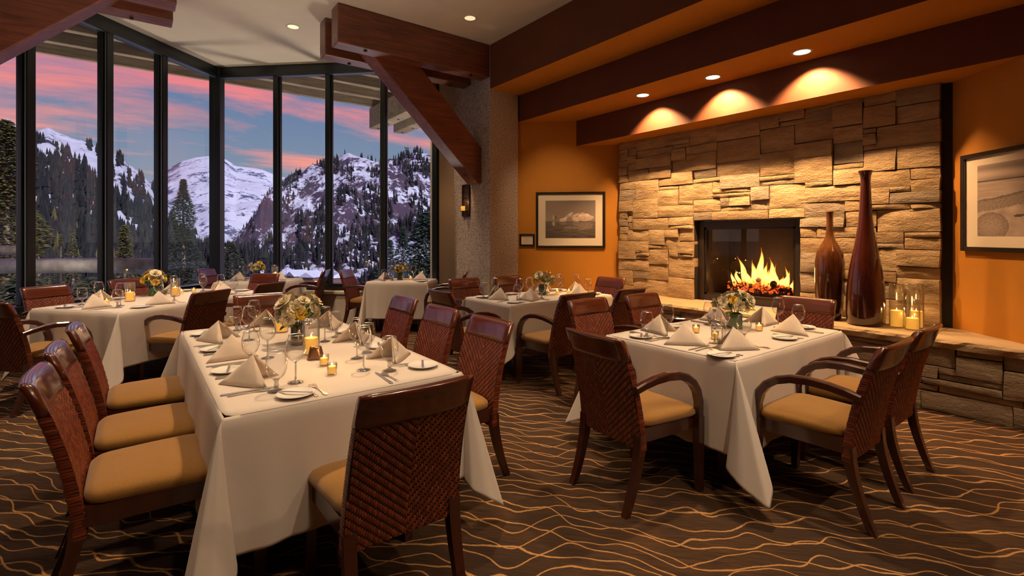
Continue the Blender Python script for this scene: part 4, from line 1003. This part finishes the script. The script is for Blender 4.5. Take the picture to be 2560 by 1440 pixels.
# ------------------------------------------------------------------ tables and cloths
CPROF = [(0, -.035, .035), (.12, -.075, -.035), (.26, -.20, .13), (.38, -.17, .31), (.5, 0, .40), (.62, .17, .31), (.74, .20, .13), (.88, .075, -.035), (1, .035, .035)]
def corner_prof(f, g):
    for k in range(len(CPROF) - 1):
        a, b = CPROF[k], CPROF[k + 1]
        if f <= b[0] + 1e-9:
            q = (f - a[0]) / (b[0] - a[0]); q = q * q * (3 - 2 * q) * .6 + q * .4
            return (a[1] + (b[1] - a[1]) * q) * g, (a[2] + (b[2] - a[2]) * q) * g
    return CPROF[-1][1], CPROF[-1][2]
def cloth_mesh(L, W_, D, seed, corner=None, flare=.34, zt=.76):
    rr_ = random.Random(seed); mb = MB(); pts = []; nS = 26; nC = 25
    hx, hy = L / 2, W_ / 2; cr_ = [(hx, -hy, -90), (hx, hy, 0), (-hx, hy, 90), (-hx, -hy, 180)]
    for c in range(4):
        x, y, a0 = cr_[c]; x1, y1, _ = cr_[(c + 1) % 4]
        for k in range(nC): f = k / (nC - 1); pts.append((x, y, R(a0 + 90 * f), f, c))
        nrm_ = R(a0 + 90)
        for k in range(1, nS): f = k / nS; pts.append((x + (x1 - x) * f, y + (y1 - y) * f, nrm_, -f, c))
    n_ = len(pts); rows = 20; vs = []
    off = [rr_.uniform(0, 6.28) for _ in range(8)]
    fl = [flare * rr_.uniform(.75, 1.2) for _ in range(4)]; sh = [rr_.uniform(-.09, .09) for _ in range(4)]
    for j in range(rows + 1):
        q = j / rows
        for (x, y, a, f, c) in pts:
            if f >= 0:
                Lh = D / max(math.cos(R(90 * f)), math.sin(R(90 * f))); d = Lh * q
                tt, rr1 = corner_prof(f, fl[c] / .4); tt += sh[c] * math.sin(math.pi * f) * 1.2
                wob = .03 * math.sin(f * 15 + off[c]) * q
                tx = d * (tt + wob) ; rx = d * rr1 + .006 * (1 - math.exp(-d * 30))
                cd = R(cr_[c][2] + 45); nx_, ny_ = math.cos(cd), math.sin(cd)
                hor = math.hypot(tx, rx); dz = math.sqrt(max(d * d - hor * hor * .9, (d * .8) ** 2)); inn = .010 * (1 - min(1, d / .012))
                vs.append((x + nx_ * rx - ny_ * tx - nx_ * inn * 1.414, y + ny_ * rx + nx_ * tx - ny_ * inn * 1.414, max(.012, zt - dz))); continue
            else:
                d = D * q; s_ = -f; edge = min(s_, 1 - s_)
                r_ = .006 * (1 - math.exp(-d * 30)) + d * (.020 * math.sin(s_ * 21 + off[4 + c]) + .016 * math.sin(s_ * 43 + off[c])) * min(1, edge * 6) + d * .045 * math.exp(-edge * 14) * 0
                r_ += .05 * d
            dz = math.sqrt(max(d * d - max(0, r_) ** 2 * .9, (d * .8) ** 2)); rr0 = .012 * math.exp(-d * 60)
            vs.append((x + math.cos(a) * (r_ - .010 * (1 - min(1, d / .012)) ), y + math.sin(a) * (r_ - .010 * (1 - min(1, d / .012))), max(.012, zt - dz)))
    fs = [(j * n_ + i, j * n_ + (i + 1) % n_, (j + 1) * n_ + (i + 1) % n_, (j + 1) * n_ + i) for j in range(rows) for i in range(n_)]
    mb.add(vs, fs, True)
    # top grid (slightly inset so the edge is rounded)
    gx, gy = 16, 12; tv = [(-hx + .0085 + (L - .017) * i / gx, -hy + .0085 + (W_ - .017) * j / gy, zt + .0003) for j in range(gy + 1) for i in range(gx + 1)]
    mb.add(tv, [(j * (gx + 1) + i, j * (gx + 1) + i + 1, (j + 1) * (gx + 1) + i + 1, (j + 1) * (gx + 1) + i) for j in range(gy) for i in range(gx)], True)
    me = mb.mesh('tablecloth', M['linen'])
    return me
def table(cx, cy, L, W_, rz, D, seed, lab, clab, flare=.34):
    r_ = thing('dining_table', lab, 'table', (cx, cy, 0), rz, 'cloth-covered dining tables')
    mb = MB(); mb.box((0, 0, .735), (L - .03, W_ - .03, .03)); mb.obj('tabletop', M['cherry'], r_)
    for sx in (-1, 1):
        for sy in (-1, 1):
            mb = MB(); mb.box((sx * (L / 2 - .16), sy * (W_ / 2 - .16), .36), (.06, .06, .72), taper=.7); mb.obj('leg', M['cherry'], r_)
    o = mkobj('tablecloth', cloth_mesh(L, W_, D, seed, flare=flare), None, (cx, cy, 0), rz)
    m_ = o.modifiers.new('thick', 'SOLIDIFY'); m_.thickness = .0015; m_.offset = -1
    s_ = o.modifiers.new('smooth', 'SUBSURF'); s_.levels = s_.render_levels = 1
    o.modifiers.move(1, 0)
    return tag(o, clab, 'tablecloth', 'white tablecloths')
table(.79, 3.235, 1.07, 2.17, 0, .52, 1, 'long rectangular table for eight under a white cloth', 'white cloth draped over the long table with three chairs on each side', .34)
table(3.355, 1.895, 1.49, .95, 0, .51, 4, 'rectangular table before the fireplace under a white cloth', 'white cloth draped over the table before the fireplace, its corner nearly touching the carpet', .40)
table(3.715, 4.365, 1.49, .86, 0, .42, 3, 'rectangular table by the stucco column under a white cloth', 'white cloth draped over the table by the stucco column', .30)
A4 = math.atan2(-ST, CT)
table(3.335, 7.225, .94, .70, math.atan2(-.62, .71), .55, 5, 'small table beside the column at the windows under a white cloth', 'white cloth draped over the small window table beside the column', .25)
T5C = cw(-3.95, 7.78)
table(T5C.x, T5C.y, 1.0, .80, A4, .55, 6, 'corner window table under a white cloth', 'white cloth draped over the corner window table', .25)
c6_ = t6(.93, .54)
table(c6_.x, c6_.y, 1.86, 1.08, math.atan2(E1.y, E1.x), .50, 9, 'large table beside the side windows under a white cloth', 'white cloth draped over the large table beside the side windows', .36)

# ------------------------------------------------------------------ tableware
Z0 = .7615
def wineglass(h_, r_, rim):
    root = thing('wine_glass', '', 'glass')
    mb = MB(); mb.lathe([(.0001, .0025), (.012, .004), (.034, .001), (.035, .003), (.014, .007), (.005, .014), (.0042, .03), (.0042, h_ * .40), (.007, h_ * .435), (.0001, h_ * .45)], n=24); mb.obj('stem', M['stem'], root)
    mb = MB(); b = h_ * .43; H_ = h_ - b
    mb.lathe([(.004, b)] + [(r_ * (1 - (1 - q) ** 2.4) ** .5 if q < .5 else r_ + (rim - r_) * ((q - .5) / .5) ** 1.6 if False else 0, 0) for q in ()] + [(.016, b + .006), (r_ * .72, b + H_ * .14), (r_ * .93, b + H_ * .27), (r_, b + H_ * .42), (r_ * .985, b + H_ * .56), (r_ * .92, b + H_ * .74), (rim * 1.03, b + H_ * .92), (rim, b + H_)], n=28); bw = mb.obj('bowl', M['glass'], root)
    mb = MB(); mb.lathe([(rim - .0008, h_ - .001), (rim + .0004, h_ + .0008), (rim + .0014, h_ - .0008), (rim + .0004, h_ - .0026), (rim - .0008, h_ - .001)], n=28); mb.obj('rim', M['rim'], bw)
    return Proto(root)
WINE = wineglass(.225, .044, .032)
def goblet():
    root = thing('water_goblet', '', 'glass')
    mb = MB(); mb.lathe([(.0001, .0025), (.012, .004), (.035, .001), (.036, .003), (.018, .008), (.008, .018), (.011, .028), (.008, .038), (.010, .048), (.014, .054), (.0001, .058)], n=24); mb.obj('stem', M['stem'], root)
    mb = MB(); mb.lathe([(.010, .053), (.026, .063), (.038, .080), (.044, .103), (.045, .122), (.042, .145), (.036, .168), (.034, .174)], n=28); bw = mb.obj('bowl', M['glass'], root)
    mb = MB(); mb.lathe([(.0332, .173), (.0344, .1748), (.0350, .1732), (.0342, .172), (.0332, .173)], n=28); mb.obj('rim', M['rim'], bw)
    return Proto(root)
GOB = goblet()
def plate():
    mb = MB(); mb.lathe([(.0001, .006), (.045, .006), (.052, .009), (.072, .014), (.078, .016), (.079, .0145), (.070, .010), (.048, .003), (.044, 0), (.0001, 0)], n=36)
    return Proto(tag(mb.obj('bread_plate', M['china']), '', 'plate'))
PLATE = plate()
def flat(name, outline, th, m, z_=.001, bend=0):
    mb = MB(); mb.prism([Vector((x, y, z_)) for x, y in outline], (0, 0, 0), (0, 0, th)); return Proto(tag(mb.obj(name, m, bevel=.0007), '', 'cutlery'))
def sym(pts): return [(x, y) for x, y in pts] + [(-x, y) for x, y in reversed(pts) if x > 1e-6]
def fork(name, s_=1.0):
    # outline with four tines, handle towards -y
    o = [(.006, -.095), (.0085, -.09), (.0075, -.07), (.0035, -.04), (.003, .02), (.006, .032), (.0115, .042), (.0125, .055)]
    t_ = []
    xs = [(.0125, .0098), (.0068, .0030)]
    r_ = [(.0125, .095), (.0102, .095), (.0100, .058), (.0072, .058), (.0070, .096), (.0032, .096), (.0030, .058), (.0008, .058)]
    r_ = [(.0125, .093), (.0100, .097), (.0096, .056), (.0068, .056), (.0064, .097), (.0030, .097), (.0026, .056)]
    half = o + r_
    out = [(x * s_ * 1.1, y * s_) for x, y in half] + [(-x * s_ * 1.1, y * s_) for x, y in reversed(half)]
    return flat(name, out, .0022, M['steel'])
FORK, SFORK = fork('dinner_fork', 1.05), fork('salad_fork', .9)
KNIFE = flat('dinner_knife', [(-.005, -.115), (.005, -.115), (.0075, -.105), (.006, -.06), (.0055, -.01), (.0065, -.005), (.0085, .02), (.009, .07), (.0065, .10), (.001, .118), (-.004, .10), (-.0042, -.005), (-.0055, -.01), (-.006, -.06), (-.0075, -.105)], .003, M['steel'])
SPOON = flat('teaspoon', sym([(.0001, -.085), (.006, -.083), (.0065, -.07), (.003, -.03), (.0028, .02), (.008, .035), (.0145, .05), (.0155, .062), (.012, .078), (.005, .086), (.0001, .088)]), .0025, M['steel'])
SPREAD = flat('butter_knife', [(-.004, -.075), (.004, -.075), (.0055, -.065), (.004, -.01), (.005, 0), (.0085, .02), (.0085, .055), (.003, .072), (-.003, .07), (-.0035, 0), (-.004, -.01), (-.0055, -.065)], .0025, M['steel'])
def napkin():
    mb = MB()
    A, B = Vector((0, -.015, .132)), Vector((0, .135, .001))
    for s_, e in ((1, 0), (-1, 0), (1, .007), (-1, .007)):
        Lp = Vector((s_ * (.122 - e * 2.2), -.095 - e, .001)); a = A - Vector((0, e * .2, e * 1.3)); rows = 6; vs = []; 
        for j in range(rows + 1):
            q = j / rows; p0 = a.lerp(Lp, q); p1 = a.lerp(B - Vector((0, e, 0)), q)
            for i in range(rows + 1):
                p = p0.lerp(p1, i / rows); bul = .010 * math.sin(math.pi * i / rows) * math.sin(math.pi * q * .9); vs.append(p + Vector((s_ * bul, .3 * bul, bul * .35)))
        n_ = rows + 1; mb.add(vs, [(j * n_ + i, j * n_ + i + 1, (j + 1) * n_ + i + 1, (j + 1) * n_ + i) for j in range(rows) for i in range(rows)], True)
    o = mb.obj('folded_napkin', M['napkin'], fix=False); m_ = o.modifiers.new('thick', 'SOLIDIFY'); m_.thickness = .003; m_.offset = 0
    return Proto(tag(o, '', 'napkin'))
NAP = napkin()
def votive():
    root = thing('votive_candle', '', 'candle')
    mb = MB(); mb.lathe([(.0001, 0), (.022, 0), (.0235, .004), (.0245, .058), (.0225, .058), (.0215, .008), (.0001, .007)], n=24); mb.obj('glass_cup', M['glass'], root)
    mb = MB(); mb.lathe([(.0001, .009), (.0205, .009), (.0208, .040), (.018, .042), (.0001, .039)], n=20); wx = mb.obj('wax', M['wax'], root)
    mb = MB(); mb.lathe([(.0001, .040), (.003, .043), (.0040, .047), (.0028, .053), (.0012, .058), (.0001, .062)], n=10); mb.obj('flame', M['flame'], wx)
    return Proto(root)
VOT = votive()
def hurricane(rg, hg, rc, hc, name='hurricane_candle'):
    root = thing(name, '', 'candle')
    mb = MB(); mb.lathe([(.0001, 0), (rg * .96, 0), (rg, .006), (rg, hg), (rg - .0025, hg), (rg - .003, .010), (.0001, .009)], n=32); mb.obj('glass_cylinder', M['glass'], root)
    mb = MB(); mb.lathe([(rg - .0026, hg - .0005), (rg - .001, hg + .0015), (rg + .0004, hg - .0005)], n=32); mb.obj('rim', M['stem'], root)
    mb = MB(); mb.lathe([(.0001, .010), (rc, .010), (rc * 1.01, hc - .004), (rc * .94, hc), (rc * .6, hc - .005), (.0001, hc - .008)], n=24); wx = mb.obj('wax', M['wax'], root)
    mb = MB(); mb.lathe([(.0001, hc - .004), (.003, hc), (.0042, hc + .006), (.003, hc + .013), (.0001, hc + .022)], n=10); mb.obj('flame', M['flame'], wx)
    return Proto(root)
HUR = hurricane(.046, .20, .040, .098); TALL = hurricane(.058, .40, .048, .155); TALL2 = hurricane(.058, .36, .048, .105)
# flowers
def rose_mesh(m, open_=1.0, seed=0):
    mb = MB(); rr_ = random.Random(seed)
    for layer, (n_, r_, h_, tilt) in enumerate(((3, .010, .028, .1), (5, .020, .032, .45), (6, .032, .030, .85), (7, .042, .024, 1.25))):
        for k in range(n_):
            a = 2 * math.pi * k / n_ + layer * .5 + rr_.uniform(-.1, .1); vs = []
            for j in range(4):
                q = j / 3; rad = r_ * .25 + r_ * q * math.sin(tilt + .25) * open_; z_ = h_ * (q ** .8) * math.cos(tilt * .62) * 1.1 + .004 * rr_.random()
                for i in range(4):
                    s_ = (i / 3 - .5); wd_ = .9 * (2 * math.pi / n_) * (math.sin(math.pi * (.25 + .6 * q)) + .15)
                    aa = a + s_ * wd_ * 1.25; rd = rad * (1 + .10 * abs(s_) * 2) + .002 * math.sin(i * 2 + k)
                    vs.append((rd * math.cos(aa), rd * math.sin(aa), z_ - .005 * (abs(s_) * 2) ** 2 * q))
            mb.add(vs, [(j * 4 + i, j * 4 + i + 1, (j + 1) * 4 + i + 1, (j + 1) * 4 + i) for j in range(3) for i in range(3)], True)
    mb.lathe([(.0001, -.012), (.010, -.008), (.016, .002), (.012, .010), (.0001, .012)], n=8); return mb.mesh('rose', m, False)
ROSES = [rose_mesh(M['petal_w'], 1, 1), rose_mesh(M['petal_w'], 1.2, 2), rose_mesh(M['petal_y'], .75, 3)]
def leaf_mesh():
    mb = MB(); vs = []
    for j in range(6):
        q = j / 5; w_ = .022 * math.sin(math.pi * min(1, q * .95 + .04)); 
        for s_ in (-1, 0, 1): vs.append((s_ * w_, q * .11, .018 * math.sin(q * 2.4) + (.006 if s_ else 0)))
    mb.add(vs, [(j * 3 + i, j * 3 + i + 1, (j + 1) * 3 + i + 1, (j + 1) * 3 + i) for j in range(5) for i in range(2)], True); return mb.mesh('leaf', M['leaf'], False)
LEAF = leaf_mesh()
def bouquet(x, y, lab, vase_m, seed, square=False, R_=.12, n_=17, yfrac=.25, vh=.11, vr=.042):
    root = thing('flower_arrangement', lab, 'flowers', (x, y, Z0)); rr_ = random.Random(seed)
    mb = MB(); mb.lathe([(.0001, 0), (vr * .97, 0), (vr, .004), (vr, vh), (vr - .003, vh), (vr - .004, .006), (.0001, .006)] if not square else [(.0001, 0), (vr * 1.25, 0), (vr * 1.25, vh), (vr * 1.18, vh), (vr * 1.15, .006), (.0001, .006)], n=4 if square else 28, smooth=not square); mb.obj('vase', vase_m, root)
    cz = vh + R_ * .55
    mb = MB()
    for k in range(9):
        a = k * .7; mb.tube([(.01 * math.cos(a), .01 * math.sin(a), .012), (.02 * math.cos(a), .02 * math.sin(a), vh), (.05 * math.cos(a), .05 * math.sin(a), cz)], .002, 5)
    mb.obj('stems', M['leaf'], root)
    for k in range(n_):
        zf = 1 - 1.25 * (k + .5) / n_; th = k * 2.39996 + rr_.random() * .3; rad = math.sqrt(max(0, 1 - zf * zf)); d = Vector((rad * math.cos(th), rad * math.sin(th), zf)); 
        me = ROSES[2] if rr_.random() < yfrac else ROSES[rr_.randrange(2)]
        o = mkobj('flower', me, root, Vector((0, 0, cz)) + Vector((d.x * R_, d.y * R_, d.z * R_ * .75)) * rr_.uniform(.55, 1.18)); o.rotation_mode = 'QUATERNION'; o.rotation_quaternion = d.to_track_quat('Z', 'Y'); s_ = rr_.uniform(.6, 1.0); o.scale = (s_, s_, s_)
    for k in range(22):
        a = rr_.random() * 6.28; lr_ = rr_.uniform(.03, .075); o = mkobj('leaf', LEAF, root, (lr_ * math.cos(a), lr_ * math.sin(a), vh + rr_.uniform(0, .09))); o.rotation_euler = (rr_.uniform(-.3, .6), 0, a - math.pi / 2); s_ = rr_.uniform(.75, 1.15) * R_ / .12; o.scale = (s_, s_, s_)
    return root
def glow(x, y, z_, p=.35): light('candle_light', 'POINT', (x, y, z_), p, (1, .50, .16), shadow_soft_size=.012)

def setting(ex, ey, fx, fy, who, table_, full=True, nap=True, o=0.0, extras=True):
    """ex,ey: point on the table edge; (fx,fy): direction the guest faces"""
    d = Vector((fx, fy)).normalized(); r_ = Vector((d.y, -d.x)); rz = math.atan2(d.y, d.x) - math.pi / 2
    rr_ = random.Random(int(ex * 977 + ey * 3331))
    def at(a, b): v = Vector((ex, ey)) + r_ * (a + rr_.uniform(-.006, .006)) + d * (b + rr_.uniform(-.006, .006)); return (v.x, v.y, Z0)
    def lb(s_): return f'{s_} {who} of the {table_}'
    def rot(q=3): return rz + R(rr_.uniform(-q, q))
    if nap: NAP.put(at(o, .165), rot(9) + math.pi + R(rr_.choice((-28, 26))), lb('peaked linen napkin'), 'napkin', 'peaked napkins')
    GOB.put(at(.215, .235), rot(), lb('short-stemmed water goblet'), 'glass', 'water goblets')
    WINE.put(at(.125, .335), rot(), lb('tall-stemmed wine glass'), 'glass', 'wine glasses')
    pl = at(-.265, .115); PLATE.put(pl, rz, lb('small white bread plate'), 'plate', 'bread plates')
    SPREAD.put((pl[0], pl[1], Z0 + .0155), rz + R(60 + rr_.uniform(-20, 20)), lb('butter knife'), 'cutlery', 'butter knives')
    if extras:
        FORK.put(at(-.155, .145), rot(), lb('dinner fork'), 'cutlery', 'dinner forks')
        SFORK.put(at(-.190 + .0, .135), rot(), lb('salad fork'), 'cutlery', 'salad forks')
    KNIFE.put(at(.145, .145), rot(), lb('dinner knife'), 'cutlery', 'dinner knives')
    if extras: SPOON.put(at(.175, .135), rot(), lb('teaspoon'), 'cutlery', 'teaspoons')
LT = 'long table'
setting(.26, 2.60, 1, 0, 'at the closest window-side place', LT); setting(.26, 3.19, 1, 0, 'at the middle window-side place', LT); setting(.26, 3.79, 1, 0, 'at the farthest window-side place', LT)
setting(1.32, 2.63, -1, 0, 'at the closest fireplace-side place', LT); setting(1.32, 3.20, -1, 0, 'at the middle fireplace-side place', LT); setting(1.32, 3.80, -1, 0, 'at the farthest fireplace-side place', LT)
setting(.81, 2.155, 0, 1, 'at the near end', LT, nap=False); setting(.80, 4.315, 0, -1, 'at the far end', LT)
FT = 'fireplace table'
setting(2.93, 1.425, 0, 1, 'at the near-side place by the draped corner', FT); setting(3.72, 1.425, 0, 1, 'at the near-side place by the hearth', FT)
setting(2.62, 1.88, 1, 0, 'at the column-side end', FT); setting(4.095, 1.90, -1, 0, 'at the vase-side end', FT)
setting(2.98, 2.365, 0, -1, 'at the far-side place by the column-side end', FT); setting(3.74, 2.365, 0, -1, 'at the far-side place by the hearth', FT)
CTB = 'column table'
setting(3.36, 3.94, 0, 1, 'at the near-side place by the draped corner', CTB); setting(4.10, 3.94, 0, 1, 'at the near-side place towards the fireplace', CTB)
setting(2.975, 4.36, 1, 0, 'at the window-side end', CTB); setting(4.455, 4.36, -1, 0, 'at the fireplace-side end', CTB)
setting(3.27, 4.79, 0, -1, 'at the far-side place before the stucco', CTB); setting(4.0, 4.79, 0, -1, 'at the far-side place against the ochre wall', CTB)
ST_ = 'side-window table'
def s6(a, b, d, who): v = t6(a, b); setting(v.x, v.y, d.x, d.y, who, ST_)
s6(0.0, .54, E1, 'at the near end'); s6(.55, 0, E2, 'at the room-side place by the draped corner'); s6(1.35, 0, E2, 'at the farther room-side place')
s6(.50, 1.08, -E2, 'at the nearer window-side place'); s6(1.33, 1.08, -E2, 'at the farther window-side seat'); s6(1.86, .54, -E1, 'at the far end')
d4 = Vector((.71, -.62)).normalized(); c4 = Vector((3.335, 7.225))
a_ = c4 - d4 * .47; setting(a_.x, a_.y, d4.x, d4.y, 'at the side-window end', 'column-side window table'); a_ = c4 + d4 * .47; setting(a_.x, a_.y, -d4.x, -d4.y, 'at the column end', 'column-side window table')
d5 = Vector((CT, -ST)); c5 = Vector((T5C.x, T5C.y))
a_ = c5 - d5 * .5; setting(a_.x, a_.y, d5.x, d5.y, 'at the corner end', 'corner window table'); a_ = c5 + d5 * .5; setting(a_.x, a_.y, -d5.x, -d5.y, 'at the room end', 'corner window table')
VG = 'lit votive candles'
def vot(x, y, lab): VOT.put((x, y, Z0), 0, lab, 'candle', VG); glow(x, y, Z0 + .075)
vot(.797, 2.706, 'votive candle beside the bronze card holder on the long table'); vot(.778, 2.509, 'votive candle closest to the viewer on the long table')
vot(3.171, 2.019, 'votive candle behind the near napkin on the fireplace table'); vot(3.073, 1.817, 'votive candle closest to the viewer on the fireplace table'); vot(3.604, 1.785, 'votive candle nearest the hearth on the fireplace table')
vot(3.992, 4.376, 'votive candle right of the flowers on the column table'); vot(4.09, 4.28, 'votive candle farther from the flowers on the column table'); 
vot(-.235, 6.44, 'votive candle at the near end of the side-window table'); vot(.43, 7.08, 'votive candle behind the flowers on the side-window table'); vot(.56, 7.15, 'votive candle at the far end of the side-window table')
vot(3.46, 7.22, 'votive candle on the small column-side window table')
def hur(P_, x, y, z_, lab, cz, p=.5): P_.put((x, y, z_), 0, lab, 'candle', 'hurricane candles'); glow(x, y, z_ + cz, p)
hur(HUR, .813, 3.009, Z0, 'pillar candle in a glass cylinder in front of the flowers on the long table', .115); hur(HUR, .83, 3.83, Z0, 'pillar candle in a glass cylinder near the far end of the long table', .115)
hur(HUR, -.05, 6.60, Z0, 'pillar candle in a glass cylinder at the draped corner of the side-window table', .115); hur(HUR, .36, 6.86, Z0, 'pillar candle in a glass cylinder beyond the flowers on the side-window table', .115)
hur(HUR, T5C.x + .22, T5C.y + .02, Z0, 'pillar candle in a glass cylinder on the corner window table', .115)
hur(TALL, 5.60, 1.505, .609, 'tall glass cylinder with pillar candle next to the tallest vase on the hearth', .19, .8); hur(TALL, 5.70, 1.385, .609, 'tall glass cylinder with pillar candle at the back by the end of the stone wall', .19, .8); hur(TALL2, 5.56, 1.38, .609, 'tall glass cylinder with the lowest pillar candle at the hearth edge', .14, .8)
bouquet(.817, 3.33, 'cream roses with green leaves in a silver cylinder on the long table', M['silver_vase'], 1, False, .125, 22, .08, .13, .040)
bouquet(3.555, 1.94, 'cream and yellow roses in a dark green vase on the fireplace table', M['green_glass'], 2, True, .115, 17, .35, .115, .045)
bouquet(3.83, 4.45, 'yellow and green flowers in a leaf-lined vase on the column table', M['green_glass'], 3, False, .11, 15, .6, .115, .05)
bouquet(.167, 7.05, 'cream and yellow roses in a green vase on the side-window table', M['green_glass'], 4, False, .115, 16, .4, .12, .055)
bouquet(3.31, 7.28, 'orange and cream flowers in a green vase on the small column-side window table', M['green_glass'], 5, False, .10, 13, .6, .11, .045)
bouquet(T5C.x - .02, T5C.y + .12, 'cream flowers in a green vase on the corner window table', M['green_glass'], 6, False, .12, 15, .2, .11, .045)
mb = MB(); rings = []
for k in range(6):
    q = k / 5; w_ = .048 - .018 * q; t_ = .020 - .010 * q; ring = []
    for i in range(16):
        a = 2 * math.pi * i / 16; pinch = 1 - .45 * (1 - q) * math.exp(-((math.cos(a)) / .35) ** 2); ring.append(Vector((w_ * math.cos(a), t_ * math.sin(a) * pinch * 1.6, .072 * q)))
    rings.append(ring)
mb.loft(rings, smooth=True); o = mb.obj('card_holder', mat('brushed_bronze', (.28, .15, .09), .32, metal=.9)); o.location = (.80, 2.87, Z0); o.rotation_euler = (0, 0, R(-25)); tag(o, 'small brushed bronze card holder beside the candles on the long table', 'holder')
